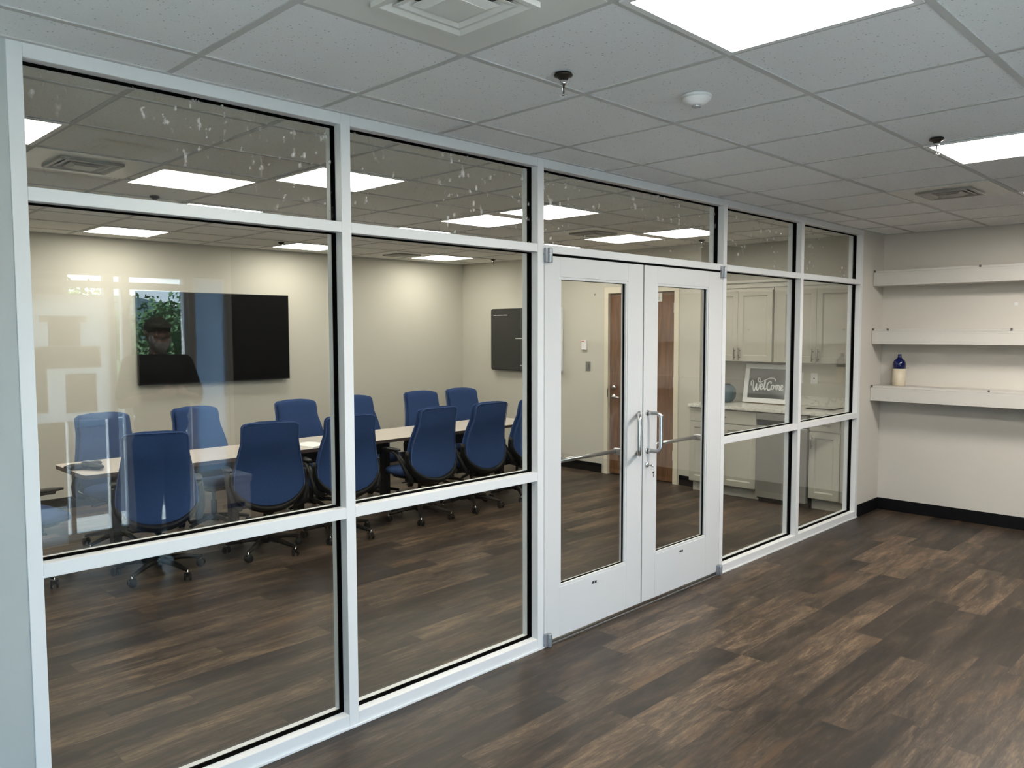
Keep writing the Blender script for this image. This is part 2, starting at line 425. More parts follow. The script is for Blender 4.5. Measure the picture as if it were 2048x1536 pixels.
# ------------------------------------------------------------------ ceiling lights
def light_panel(x0, y0, w_, d_, z, M, label, group):
    o = thing('ceiling_light', label, 'ceiling light', (x0 + w_ / 2, y0 + d_ / 2, z), 0, group)
    a, c = w_ / 2 - 0.010, d_ / 2 - 0.010
    f_ = MB(); t_ = 0.022
    for X0, X1, Y0, Y1 in ((-a, a, -c, -c + t_), (-a, a, c - t_, c), (-a, -a + t_, -c + t_, c - t_), (a - t_, a, -c + t_, c - t_)):
        f_.box(X0, X1, Y0, Y1, -0.009, -0.0005, WHITE)
    f_.build('light_frame', o)
    g = MB(); g.box(-a + t_, a - t_, -c + t_, c - t_, -0.0065, -0.001, M); g.build('diffuser', o)
    return o
fl = [(1, 'large square glowing ceiling light in front room, between vent and smoke detector'),
      (5, 'square ceiling light beside the second sprinkler in the front room'), (8, 'square ceiling light nearest the wall shelves, past the far vent')]
for i, lb in fl:
    light_panel(GX + i * D1, GY - 3 * D1, D1, D1, H, LITF, lb, 'front room ceiling lights')
cn = ['left-hand', 'second', 'third', 'kitchenette-side']
rn = ['the row nearest the glass wall', 'the middle row over the table', 'the row nearest the television wall']
for j in range(3):
    for i in range(4):
        light_panel(1.80 + 0.642 * 3 * (i - 1), 1.115 + 0.597 * 3 * j, 0.642, 0.597, H2, LITC,
                    'glowing conference room ceiling light, ' + cn[i] + ' one in ' + rn[j], 'conference room ceiling lights')

# ------------------------------------------------------------------ vents
VENTG = mat('vent_grey_metal', (0.26, 0.25, 0.23), 0.4, 0.2)
def vent(x0, y0, w_, d_, z, label, LM=VENTG):
    o = thing('ceiling_vent', label, 'air vent', (x0 + w_ / 2, y0 + d_ / 2, z), 0, 'square ceiling vents')
    a, c = w_ / 2 - 0.012, d_ / 2 - 0.012
    p = MB(); k = 0.162
    for X0, X1, Y0, Y1 in ((-a, a, -c, -k), (-a, a, k, c), (-a, -k, -k, k), (k, a, -k, k)): p.box(X0, X1, Y0, Y1, -0.007, -0.001, VENTM)
    p.build('vent_panel', o)
    b_ = MB(); b_.box(-k, k, -k, k, -0.0012, -0.0005, mat('duct_void_shade', (0.10, 0.10, 0.095), 0.6)); b_.build('duct_opening', o)  # flat sheet, its dark grey stands in for shade inside the duct
    l = MB()
    def ring(r0, z0, r1, z1, M=None, th=0.002):
        vs = []
        for (rr, zz) in ((r0, z0), (r1, z1), (r1, z1 + th), (r0, z0 + th)):
            vs += [(-rr, -rr, zz), (rr, -rr, zz), (rr, rr, zz), (-rr, rr, zz)]
        fs = []
        for q in range(4):
            for s_ in range(4):
                fs.append((q * 4 + s_, q * 4 + (s_ + 1) % 4, ((q + 1) % 4) * 4 + (s_ + 1) % 4, ((q + 1) % 4) * 4 + s_))
        l.add(vs, fs, M or LM)
    for X0, X1, Y0, Y1 in ((-0.164, 0.164, -0.164, -0.157), (-0.164, 0.164, 0.157, 0.164), (-0.164, -0.157, -0.157, 0.157), (0.157, 0.164, -0.157, 0.157)): l.box(X0, X1, Y0, Y1, -0.022, -0.002, LM)
    ring(0.157, -0.022, 0.148, -0.022); ring(0.148, -0.022, 0.112, -0.003)
    ring(0.122, -0.018, 0.112, -0.018); ring(0.112, -0.018, 0.080, -0.002)
    ring(0.086, -0.017, 0.060, -0.026); l.box(-0.060, 0.060, -0.060, 0.060, -0.0275, -0.026, LM)
    l.build('louvre', o)
vent(GX, GY - 2 * D1, D1, D1, H, 'square air vent in a shiny panel, nearest ceiling vent, left of the big light', VENTM)
vent(GX + 7 * D1, GY - 2 * D1, D1, D1, H, 'square air vent in front room ceiling near the shelf wall')
for i, j, lb in ((-2, 1, 'conference ceiling vent behind the top of the large left pane'), (5, 1, 'conference ceiling vent seen above the double doors'), (5, 6, 'conference ceiling vent close to the television wall corner')):
    vent(1.80 + 0.642 * i, 1.115 + 0.597 * j, 0.642, 0.597, H2, lb)

# ------------------------------------------------------------------ sprinklers, smoke detector
BRONZE = mat('dark_bronze', (0.05, 0.045, 0.04), 0.35, 0.8)
def sprinkler(x, y, z, label):
    o = thing('sprinkler_head', label, 'fire sprinkler', (x, y, z), 0.4, 'fire sprinklers')
    part('escutcheon', o, lambda b: b.lathe([(0.030, -0.006), (0.034, -0.010), (0.032, -0.014), (0.018, -0.020), (0.015, -0.026), (0.006, -0.026)][::-1] + [(0.030, -0.004)], (0, 0, 0), BRONZE))
    def fr(b):
        b.lathe([(0.011, -0.024), (0.013, -0.030), (0.011, -0.036), (0.012, -0.040)], (0, 0, 0), CHROME, 12)
        for s_ in (-1, 1): b.tube([(s_ * 0.011, 0, -0.038), (s_ * 0.013, 0, -0.055), (s_ * 0.010, 0, -0.068), (0, 0, -0.076)], 0.0022, CHROME, 6)
    part('sprinkler_frame', o, fr)
    part('glass_bulb', o, lambda b: b.tube([(0, 0, -0.038), (0, 0, -0.074)], 0.0028, BRONZE, 8))
    def df(b):
        for k in range(10):
            t = k * PI / 5; b.box(-0.0025, 0.0025, 0.002, 0.014, -0.0795, -0.0775, CHROME, Matrix.Rotation(t, 4, 'Z'))
    part('deflector', o, df)
for x, y, z, lb in ((1.467, -0.985, H, 'dark pendent sprinkler hanging nearest, beside the first ceiling vent'), (3.42, -1.60, H, 'pendent sprinkler hanging beside the second front room ceiling light'),
                    (3.61, 4.81, H2, 'small sprinkler in front of the far conference light near the television'), (6.58, 4.69, H2, 'small sprinkler at the conference ceiling corner above the display'),
                    (6.6, 1.60, H2, 'small sprinkler above the kitchenette step'), (1.54, 2.82, H2, 'small sprinkler seen just above the transom rail of the left pane')):
    sprinkler(x, y, z, lb)
o = thing('smoke_detector', 'white round smoke detector on the front room ceiling', 'smoke detector', (2.031, -1.169, H))
part('detector_base', o, lambda b: b.lathe([(0.055, -0.001), (0.058, -0.004), (0.058, -0.012)], (0, 0, 0), WHITE, 32))
part('detector_cover', o, lambda b: b.lathe([(0.057, -0.012), (0.052, -0.022), (0.036, -0.036), (0.020, -0.042), (0.004, -0.042)], (0, 0, 0), WHITE, 32))
part('sensor_ring', o, lambda b: b.lathe([(0.019, -0.0415), (0.017, -0.047), (0.004, -0.048)], (0, 0, 0), SILVER, 24))

# ------------------------------------------------------------------ glass wall
GW = sempty('wall_glass', 'white framed glass wall between the front room and the conference room')
DP = 0.114
MX = [(0, .045), (1.198, 1.245), (2.395, 2.442), (4.270, 4.317), (5.468, 5.515), (6.668, 6.714)]
for x0, x1 in MX: boxo('mullion', x0, x1, 0, DP, 0, H, ALU, GW, 0.002)
bays = [(0.045, 1.198), (1.245, 2.395), (4.317, 5.468), (5.515, 6.668)]
panes = []
for x0, x1 in bays:
    for z0, z1 in ((0, .06), (.923, .970), (2.134, 2.178), (2.575, H)): boxo('rail', x0, x1, 0.001, DP - 0.001, z0, z1, ALU, GW, 0.002)
    for z0, z1 in ((.06, .923), (.970, 2.134), (2.178, 2.575)): panes.append((x0, x1, z0, z1))
for z0, z1 in ((2.134, 2.178), (2.575, H)): boxo('rail', 2.442, 4.270, 0.001, DP - 0.001, z0, z1, ALU, GW, 0.002)
panes.append((2.442, 4.270, 2.178, 2.575))
for x0, x1, z0, z1 in panes:
    def gk(b, e=0.004, y0=0.046, y1=0.076):
        b.box(x0, x1, y0, y1, z0, z0 + e, GASK); b.box(x0, x1, y0, y1, z1 - e, z1, GASK)
        b.box(x0, x0 + e, y0, y1, z0 + e, z1 - e, GASK); b.box(x1 - e, x1, y0, y1, z0 + e, z1 - e, GASK)
    part('gasket', GW, gk)
    boxo('glass_pane', x0 + 0.003, x1 - 0.003, 0.058, 0.064, z0 + 0.003, z1 - 0.003, GLASSD if z0 > 2.1 else GLASS, GW)
boxo('sill_lip', 0, 2.44, -0.008, 0.001, 0, 0.008, ALU, GW); boxo('sill_lip', 4.275, 6.714, -0.008, 0.001, 0, 0.008, ALU, GW)
struct(boxo('trim_1', 2.442, 4.270, -0.012, DP + 0.01, 0.0, 0.012, STEEL, None, 0.003), 'aluminium threshold under the double doors')

def leaf(name, x0, x1, gx0, gx1, label):
    o = sempty(name, label)
    z0, z1, gz0, gz1 = 0.028, 2.120, 0.305, 2.013
    y0, y1 = 0.0, 0.045
    def fr(b):
        b.box(x0, gx0, y0, y1, z0, z1, DOORW); b.box(gx1, x1, y0, y1, z0, z1, DOORW)
        b.box(gx0, gx1, y0, y1, z0, gz0, DOORW); b.box(gx0, gx1, y0, y1, gz1, z1, DOORW)
    part('door_frame', o, fr, 0.0015)
    def bead(b):
        t = 0.014
        for Y0, Y1 in ((0.004, 0.016), (0.029, 0.041)):
            b.box(gx0, gx1, Y0, Y1, gz0, gz0 + t, DOORW); b.box(gx0, gx1, Y0, Y1, gz1 - t, gz1, DOORW)
            b.box(gx0, gx0 + t, Y0, Y1, gz0 + t, gz1 - t, DOORW); b.box(gx1 - t, gx1, Y0, Y1, gz0 + t, gz1 - t, DOORW)
    part('glass_bead', o, bead, 0.001)
    def gk(b):
        t = 0.016
        b.box(gx0, gx1, 0.0162, 0.0288, gz0, gz0 + t, GASK); b.box(gx0, gx1, 0.0162, 0.0288, gz1 - t, gz1, GASK)
        b.box(gx0, gx0 + t, 0.0162, 0.0288, gz0 + t, gz1 - t, GASK); b.box(gx1 - t, gx1, 0.0162, 0.0288, gz0 + t, gz1 - t, GASK)
    part('gasket', o, gk)
    boxo('glass_pane', gx0 + 0.010, gx1 - 0.010, 0.0195, 0.0255, gz0 + 0.010, gz1 - 0.010, GLASS, o)
    # push bar on the conference side
    def pb(b):
        b.tube([(gx0 - 0.03, 0.105, 0.985), (gx1 + 0.03, 0.105, 0.985)], 0.0125, STEEL, 14)
    part('push_bar', o, pb)
    for X in (gx0 - 0.03, gx1 + 0.03): boxo('push_bar_bracket', X - 0.014, X + 0.014, 0.045, 0.115, 0.965, 1.005, STEEL, o, 0.003)
    # small black sticker with two squares
    sx = (gx0 + gx1) / 2
    def st(b):
        b.box(sx - 0.020, sx + 0.020, -0.0008, 0.0002, 0.259, 0.273, mat('sticker_black', (0.01, 0.01, 0.01), 0.4))
        b.box(sx - 0.0015, sx + 0.0015, -0.0011, -0.0007, 0.2605, 0.2715, WHITE)
    part('sticker', o, st)
    return o
LD = leaf('door_1', 2.447, 3.337, 2.572, 3.182, 'white framed glass door leaf, the one nearer the camera of the pair')
RD = leaf('door_2', 3.346, 4.265, 3.485, 4.088, 'white framed glass door leaf with lock and keys')
def pull(name_par, xm, sgn, off):
    def fn(b):
        z0, z1 = 0.978, 1.214
        d = Vector((sgn * off, -0.077, 0)); L = d.length; d.normalize(); r_ = 0.030
        def corner(zc, q):
            P = [Vector((xm, 0, zc)), Vector((xm, 0, zc)) + d * (L * 0.35), Vector((xm, 0, zc)) + d * (L - r_)]
            for k in range(1, 6):
                t = k * PI / 10; P.append(Vector((xm, 0, zc)) + d * (L - r_ + r_ * math.sin(t)) + Vector((0, 0, q * r_ * (1 - math.cos(t)))))
            return P
        b.tube(corner(z1, -1) + corner(z0, 1)[::-1], 0.0125, STEEL, 16, up=(0.3, 0.2, 1))
        for z in (z0, z1): b.lathe([(0.018, -0.003), (0.018, 0.0)], (xm, 0, z), STEEL, 18, 'y')
    part('pull_handle', name_par, fn)
part('gap_shade_strip', LD, lambda b: (b.box(3.3372, 3.3458, 0.004, 0.035, 0.028, 2.120, GASK), b.box(2.447, 3.337, 0.010, 0.040, 2.1205, 2.1338, GASK)))  # black strips paint the shade of the gaps between and above the leaves
part('gap_shade_strip', RD, lambda b: b.box(3.346, 4.265, 0.010, 0.040, 2.1205, 2.1338, GASK))
pull(LD, 3.300, -1, 0.098); pull(RD, 3.390, 1, 0.035)
def pivot(par, x, z0, z1):
    def fn(b):
        b.box(x - 0.020, x + 0.010, -0.016, 0.0, z0, z1, SILVER)
        b.lathe([(0.013, z0 - 0.004), (0.0145, z0 + 0.002), (0.0145, z1 - 0.004), (0.010, z1)], (x + 0.008, -0.018, 0), SILVER, 16)
        b.lathe([(0.0147, z1 - 0.026), (0.0147, z1 - 0.024)], (x + 0.008, -0.018, 0), GASK, 16)
    part('pivot_hinge', par, fn, 0.0015)
pivot(LD, 2.462, 0.006, 0.075); pivot(LD, 2.462, 2.085, 2.160); pivot(RD, 4.252, 0.006, 0.075); pivot(RD, 4.252, 2.085, 2.160)
part('lock_cylinder', RD, lambda b: (b.lathe([(0.0165, 0.0), (0.0165, -0.006), (0.013, -0.012), (0.003, -0.012)], (3.384, 0, 0.892), CHROME, 20, 'y'), b.lathe([(0.0165, 0.045), (0.0165, 0.05)], (3.384, 0, 0.892), CHROME, 20, 'y')))
ky = thing('door_key', 'small keys on a ring hanging from the lock of the glass door', 'keys', (3.384, -0.012, 0.892))
def k1(b):
    b.box(-0.001, 0.001, -0.022, 0.0, -0.004, 0.004, CHROME); b.lathe([(0.009, -0.0012), (0.009, 0.0012)], (0, -0.030, -0.002), CHROME, 16, 'x')
part('key_in_lock', ky, k1)
def k2(b):
    c = [(0.003, -0.036 + 0.010 * math.cos(t) * 0.3, -0.016 + 0.012 * math.sin(t)) for t in [2 * PI * q / 16 for q in range(17)]]
    b.tube([(0.011 * math.cos(2 * PI * q / 16), -0.034, -0.018 + 0.011 * math.sin(2 * PI * q / 16)) for q in range(17)], 0.0008, CHROME, 6)
part('key_ring', ky, k2)
def k3(b):
    b.lathe([(0.0105, -0.001), (0.0105, 0.001)], (0.008, -0.034, -0.040), CHROME, 18, 'y')
    b.box(0.0055, 0.0105, -0.035, -0.033, -0.074, -0.049, CHROME); b.box(0.0105, 0.0125, -0.035, -0.033, -0.070, -0.060, CHROME)
part('hanging_key', ky, k3)

# ------------------------------------------------------------------ wooden door in the conference room
struct_d = sempty('door_3', 'brown wooden door with lever handle and closed, cream casing')
part('door_slab', struct_d, lambda b: b.box(6.925, 6.968, 2.118, 3.032, 0.012, 2.160, WOOD), 0.002)
def casing(b):
    b.box(XD - 0.001, 6.999, 3.036, 3.0745, 0, 2.163, CREAM); b.box(XD - 0.001, 6.999, 2.0705, 2.114, 0, 2.163, CREAM); b.box(XD - 0.001, 6.999, 2.0705, 3.0745, 2.1635, 2.199, CREAM)
    b.box(XD - 0.014, XD - 0.002, 2.056, 2.114, 0, 2.163, CREAM); b.box(XD - 0.014, XD - 0.002, 3.036, 3.092, 0, 2.163, CREAM); b.box(XD - 0.014, XD - 0.002, 2.056, 3.092, 2.1635, 2.235, CREAM)
cs = part('trim_2', None, casing); struct(cs, 'cream door casing around the wooden door')
for z in (0.26, 1.09, 1.92):
    part('hinge', struct_d, lambda b: (b.tube([(6.916, 2.116, z), (6.916, 2.116, z + 0.115)], 0.009, STEEL, 10), b.box(6.915, 6.926, 2.118, 2.140, z, z + 0.115, STEEL)))
def lever(b):
    b.lathe([(0.030, 0.0), (0.030, -0.008), (0.022, -0.013), (0.012, -0.013), (0.010, -0.045)], (6.925, 2.972, 0.94), STEEL, 20, 'x')
    b.tube([(6.882, 2.972, 0.94), (6.876, 2.955, 0.94), (6.874, 2.90, 0.936), (6.876, 2.865, 0.934)], 0.010, STEEL, 10)
part('lever_handle', struct_d, lever)
part('deadbolt', struct_d, lambda b: b.lathe([(0.030, 0.0), (0.030, -0.010), (0.018, -0.018), (0.004, -0.018)], (6.925, 2.972, 1.046), STEEL, 20, 'x'))
part('strike_plate', struct_d, lambda b: b.box(XD - 0.014, XD - 0.011, 3.034, 3.046, 0.93, 1.03, BRONZE))
sg = thing('door_notice', 'white paper notice taped near the top of the wooden door', 'notice', (6.921, 2.40, 2.08))
RED = mat('red_print', (0.45, 0.08, 0.06), 0.6); INK = mat('grey_ink', (0.25, 0.25, 0.25), 0.6)
part('paper', sg, lambda b: b.box(0, 0.003, -0.10, 0.08, -0.03, 0.072, mat('paper_white', (0.8, 0.79, 0.75), 0.7)))
def nprint(b):
    for q in range(5): b.box(-0.0008, 0.0, -0.08 + 0.004 * q, 0.06 - 0.006 * q, 0.045 - 0.014 * q, 0.050 - 0.014 * q, RED if q < 2 else INK)
part('printed_lines', sg, nprint)

# ------------------------------------------------------------------ wall gadgets
o = thing('thermostat', 'small white thermostat with a red mark on the wall beside the wooden door', 'thermostat', (XD, 3.40, 1.548))
part('thermostat_body', o, lambda b: b.box(-0.028, 0, -0.038, 0.038, -0.060, 0.060, WHITE), 0.005)
part('red_mark', o, lambda b: b.box(-0.0295, -0.0278, -0.005, 0.028, 0.040, 0.052, mat('red_led', (0.75, 0.06, 0.03), 0.4)))
o = thing('light_switch', 'grey metal light switch plate below the thermostat', 'light switch', (XD, 3.35, 1.29))
GREYP = mat('grey_plate', (0.25, 0.25, 0.23), 0.4, 0.6)
part('switch_plate', o, lambda b: b.box(-0.006, 0, -0.037, 0.037, -0.058, 0.058, GREYP), 0.002)
part('switch_toggle', o, lambda b: b.box(-0.014, -0.006, -0.016, 0.016, -0.033, 0.033, GREYP), 0.002)
o = tag(part('wall_sensor', None, lambda b: b.lathe([(0.011, 0), (0.011, -0.006), (0.003, -0.008)], (XD, 3.25, 2.16), INK, 14, 'x')), 'tiny grey round sensor high on the wall near the wooden door', 'sensor')
o = thing('wall_plate', 'small white square plate on the shelf wall between the top shelves', 'wall plate', (XR, -1.10, 1.945))
part('plate', o, lambda b: b.box(-0.005, 0, -0.013, 0.013, -0.013, 0.013, WHITE), 0.001)
def outlet(y, label, jack):
    o = thing('wall_outlet', label, 'wall plate', (XN, y, 1.228), 0)
    part('plate', o, lambda b: b.box(-0.006, 0, -0.036, 0.036, -0.057, 0.057, WHITE), 0.002)
    part('socket', o, (lambda b: b.lathe([(0.007, -0.0055), (0.007, -0.0075)], (0, 0, 0), GASK, 12, 'x')) if jack else (lambda b: (b.box(-0.009, -0.005, -0.017, 0.017, 0.006, 0.036, WHITE), b.box(-0.009, -0.005, -0.017, 0.017, -0.036, -0.006, WHITE))))
outlet(0.703, 'white wall plate with one black round jack above the counter', True)
outlet(0.855, 'white wall outlet above the counter half hidden by the frame post', False)

# ------------------------------------------------------------------ television and display
tv = thing('television', 'large black wall-mounted television, switched off', 'television', (3.255, YC - 0.001, 1.65))
part('screen', tv, lambda b: b.box(-0.845, 0.845, -0.085, -0.083, -0.468, 0.482, TVM))
part('bezel', tv, lambda b: (b.box(-0.855, 0.855, -0.083, -0.045, -0.478, 0.490, TVB)), 0.003)
part('rear_housing', tv, lambda b: b.box(-0.6, 0.6, -0.045, -0.02, -0.38, 0.30, TVB), 0.006)
part('wall_bracket', tv, lambda b: b.box(-0.30, 0.30, -0.02, 0.0, -0.18, 0.18, BLKP))
db = thing('interactive_display', 'charcoal wall display with rounded corners and tiny white text', 'display screen', (XD - 0.001, 4.38, 1.61), 0)
def rrect(y0, y1, z0, z1, r, n=6):
    P = []
    for cx_, cz_, a0 in ((y1 - r, z1 - r, 0), (y0 + r, z1 - r, 90), (y0 + r, z0 + r, 180), (y1 - r, z0 + r, 270)):
        for k in range(n + 1):
            t = math.radians(a0 + 90 * k / n); P.append((cx_ + r * math.cos(t), cz_ + r * math.sin(t)))
    return P
def yz(b, P, x0, x1, M):
    n = len(P); vs = [(x0, a, c) for a, c in P] + [(x1, a, c) for a, c in P]
    b.add(vs, [tuple(range(n)), tuple(range(n, 2 * n))[::-1]] + [(i, n + i, n + (i + 1) % n, (i + 1) % n) for i in range(n)], M)
part('screen', db, lambda b: yz(b, rrect(-0.620, 0.605, -0.40, 0.40, 0.022), -0.0725, -0.068, BOARD))
part('bezel', db, lambda b: yz(b, rrect(-0.634, 0.615, -0.412, 0.410, 0.03), -0.068, -0.058, TVB))
part('side_casing', db, lambda b: yz(b, rrect(-0.632, 0.613, -0.410, 0.408, 0.03), -0.058, -0.010, WHITE))
part('wall_bracket', db, lambda b: b.box(-0.010, 0, -0.3, 0.3, -0.2, 0.2, BLKP))
TXT = mat('screen_text', (0.75, 0.75, 0.75), 0.5)
rnd_t = random.Random(3)
for (q0, z, L, hgt) in ((0.56, 0.318, 0.27, 0.010), (0.145, 0.008, 0.26, 0.012), (0.06, -0.345, 0.12, 0.012)):
    def txt(b):
        q = q0
        while q > q0 - L:
            wd = rnd_t.uniform(0.35, 0.9) * hgt; b.box(-0.0735, -0.0724, q - wd, q, z, z + hgt * rnd_t.choice((0.7, 1.0, 0.85)), TXT); q -= wd + hgt * rnd_t.choice((0.22, 0.22, 0.22, 0.7))
    part('text_line', db, txt)

# ------------------------------------------------------------------ shelves on the right wall
STEELH = mat('shelf_clip_dark', (0.10, 0.09, 0.08), 0.4)
SHELF = mat('shelf_paint', (0.60, 0.575, 0.53), 0.5)
for z0, z1, lb in ((2.130, 2.270, 'top of the three long painted wall shelves'), (1.594, 1.733, 'middle of the three long painted wall shelves'), (1.066, 1.207, 'lowest long painted wall shelf, holding the blue and cream bottle')):
    o = thing('wall_shelf', lb, 'shelf', (XR, 0.0, z0), 0, 'long wall shelves')
    hh = z1 - z0
    part('shelf_box', o, lambda b: (b.box(-0.255, 0, -3.3, 0.0, 0.0, 0.018, SHELF), b.box(-0.255, 0, -3.3, 0.0, hh - 0.040, hh - 0.020, SHELF), b.box(-0.255, -0.237, -3.3, 0.0, 0.018, hh - 0.040, SHELF)), 0.001)
    part('top_board', o, lambda b: b.box(-0.252, 0, -3.3, 0.0, hh - 0.019, hh, SHELF), 0.001)
    ys = {0: (-0.012, -0.88, -1.9), 1: (-0.012, -0.14, -1.13, -2.1), 2: (-0.012, -0.98, -2.0)}[[2.130, 1.594, 1.066].index(z0)]
    for y in ys: part('shelf_clip', o, lambda b: b.box(-0.262, -0.250, y - 0.007, y + 0.007, hh - 0.014, hh + 0.004, STEELH))
vs_ = thing('ceramic_bottle', 'ceramic bottle, dark blue glazed top over cream body, on the lowest shelf', 'bottle', (7.10, -0.205, 1.2072))
CERB = mat('cobalt_glaze', (0.003, 0.007, 0.065), 0.08, var=0.35, vscale=14); CERC = mat('cream_ceramic', (0.66, 0.58, 0.44), 0.35)
part('cream_body', vs_, lambda b: b.lathe([(0.050, 0.0), (0.0555, 0.004), (0.0565, 0.06), (0.0565, 0.158)], (0, 0, 0), CERC, 32))
part('blue_top', vs_, lambda b: b.lathe([(0.0562, 0.158), (0.0562, 0.195), (0.053, 0.218), (0.043, 0.236), (0.028, 0.250), (0.0175, 0.262), (0.0155, 0.275), (0.0165, 0.292), (0.012, 0.292), (0.011, 0.275)], (0, 0, 0), CERB, 32))

# ------------------------------------------------------------------ kitchenette
XB = 6.70    # base cabinet door face
def shaker(b, X, y0, y1, z0, z1, th=0.020, fw=0.055):
    b.box(X, X + th, y0, y0 + fw, z0, z1, CAB); b.box(X, X + th, y1 - fw, y1, z0, z1, CAB)
    b.box(X, X + th, y0 + fw, y1 - fw, z0, z0 + fw, CAB); b.box(X, X + th, y0 + fw, y1 - fw, z1 - fw, z1, CAB)
    a0, a1, c0, c1 = y0 + fw, y1 - fw, z0 + fw, z1 - fw; e = 0.012
    # sloped inner moulding
    for P in (((a0, c0), (a1, c0), (a1 - e, c0 + e), (a0 + e, c0 + e)), ((a1, c1), (a0, c1), (a0 + e, c1 - e), (a1 - e, c1 - e)),
              ((a0, c1), (a0, c0), (a0 + e, c0 + e), (a0 + e, c1 - e)), ((a1, c0), (a1, c1), (a1 - e, c1 - e), (a1 - e, c0 + e))):
        b.add([(X + 0.002, *P[0]), (X + 0.002, *P[1]), (X + 0.011, *P[2]), (X + 0.011, *P[3])], [(0, 1, 2, 3)], CAB)
    b.box(X + 0.011, X + th - 0.002, a0, a1, c0, c1, CAB)
def barpull(b, X, y, z, L, vertical):
    h = L / 2
    if vertical:
        b.tube([(X - 0.03, y, z - h), (X - 0.03, y, z + h)], 0.006, NICK, 10)
        for q in (-0.6, 0.6): b.tube([(X, y, z + q * h), (X - 0.03, y, z + q * h)], 0.005, NICK, 8)
    else:
        b.tube([(X - 0.03, y - h, z), (X - 0.03, y + h, z)], 0.006, NICK, 10)
        for q in (-0.6, 0.6): b.tube([(X, y + q * h, z), (X - 0.03, y + q * h, z)], 0.005, NICK, 8)
CT = 0.945
def base(y0, y1, label, doors, knobs=True):
    o = thing('base_cabinet', label, 'cabinet', (0, 0, 0), 0)
    part('cabinet_body', o, lambda b: (b.box(XB + 0.022, XN - 0.002, y0, y1, 0.11, CT - 0.034, CAB)))
    part('toe_kick', o, lambda b: b.box(XB + 0.09, XN - 0.002, y0, y1, 0.0, 0.109, CAB))
    dr = part('drawer', o, lambda b: b.box(XB, XB + 0.021, y0 + 0.003, y1 - 0.003, 0.765, CT - 0.045, CAB), 0.002)
    part('handle', dr, lambda b: barpull(b, XB, (y0 + y1) / 2, 0.83, 0.13, False))
    n = doors; wd = (y1 - y0 - 0.006) / n
    for i in range(n):
        a, c = y0 + 0.003 + i * wd + (0.001 if i else 0), y0 + 0.003 + (i + 1) * wd - (0.001 if i < n - 1 else 0)
        d = part('cabinet_door', o, lambda b: shaker(b, XB, a, c, 0.118, 0.755))
        hy = (c - 0.03) if (n == 1 or i == 0) else (a + 0.03)
        part('handle', d, lambda b: barpull(b, XB, hy, 0.66, 0.13, True))
base(1.008, YS - 0.004, 'grey two-door base cabinet with drawer beside the wooden door wall', 2)
base(0.164, 0.462, 'narrow grey base cabinet with one door, right of the dishwasher', 1)
o = tag(part('filler_panel', None, lambda b: b.box(XB + 0.01, XN, 0.116, 0.160, 0.11, CT - 0.034, CAB)), 'narrow grey filler strip between last base cabinet and glass wall', 'cabinet panel')
dw = thing('dishwasher', 'steel dishwasher under the white counter between the grey cabinets', 'dishwasher', (0, 0, 0))
part('dishwasher_body', dw, lambda b: b.box(XB + 0.03, XN - 0.02, 0.472, 1.002, 0.03, CT - 0.036, BLKP))
part('front_panel', dw, lambda b: b.box(XB - 0.022, XB + 0.029, 0.474, 1.000, 0.055, 0.775, DWST), 0.004)
part('control_panel', dw, lambda b: b.box(XB - 0.018, XB + 0.029, 0.474, 1.000, 0.835, CT - 0.045, DWST), 0.003)
part('pocket_handle', dw, lambda b: b.box(XB + 0.004, XB + 0.029, 0.476, 0.998, 0.776, 0.834, GASK))
part('kick_plate', dw, lambda b: b.box(XB + 0.05, XB + 0.06, 0.476, 0.998, 0.0, 0.054, BLKP))
tag(part('countertop', None, lambda b: b.box(XB - 0.028, XN, 0.115, YS - 0.001, CT - 0.033, CT, QUARTZ), 0.003), 'white veined quartz countertop over the grey base cabinets', 'countertop')
tag(part('backsplash', None, lambda b: b.box(XN - 0.02, XN - 0.001, 0.115, YS - 0.001, CT, CT + 0.095, QUARTZ), 0.002), 'low white quartz backsplash strip along the wall behind the counter', 'backsplash')
XU = 7.0
def upper(y0, y1, label, ys):
    o = thing('wall_cabinet', label, 'cabinet', (0, 0, 0), 0)
    part('cabinet_body', o, lambda b: b.box(XU + 0.021, XN, y0, y1, 1.395, 2.165, CAB), 0.001)
    for i, (a, c, hy) in enumerate(ys):
        d = part('cabinet_door', o, lambda b: shaker(b, XU, a, c, 1.400, 2.140))
        part('handle', d, lambda b: barpull(b, XU, hy, 1.475, 0.125, True))
upper(1.008, YS - 0.004, 'pair of grey wall cabinets above the welcome sign', [(1.400, 1.782, 1.428), (1.012, 1.397, 1.370)])
upper(0.120, 1.002, 'grey wall cabinets above the counter nearest the glass wall', [(0.549, 0.925, 0.577), (0.160, 0.546, 0.518)])
cm = tag(part('crown_moulding', None, lambda b: (b.box(XU + 0.004, XN, 0.116, YS - 0.002, 2.166, 2.215, CAB), b.box(XU - 0.02, XN, 0.116, YS - 0.002, 2.216, 2.245, CAB)), 0.003), 'grey crown strip along the top of the wall cabinets', 'moulding')

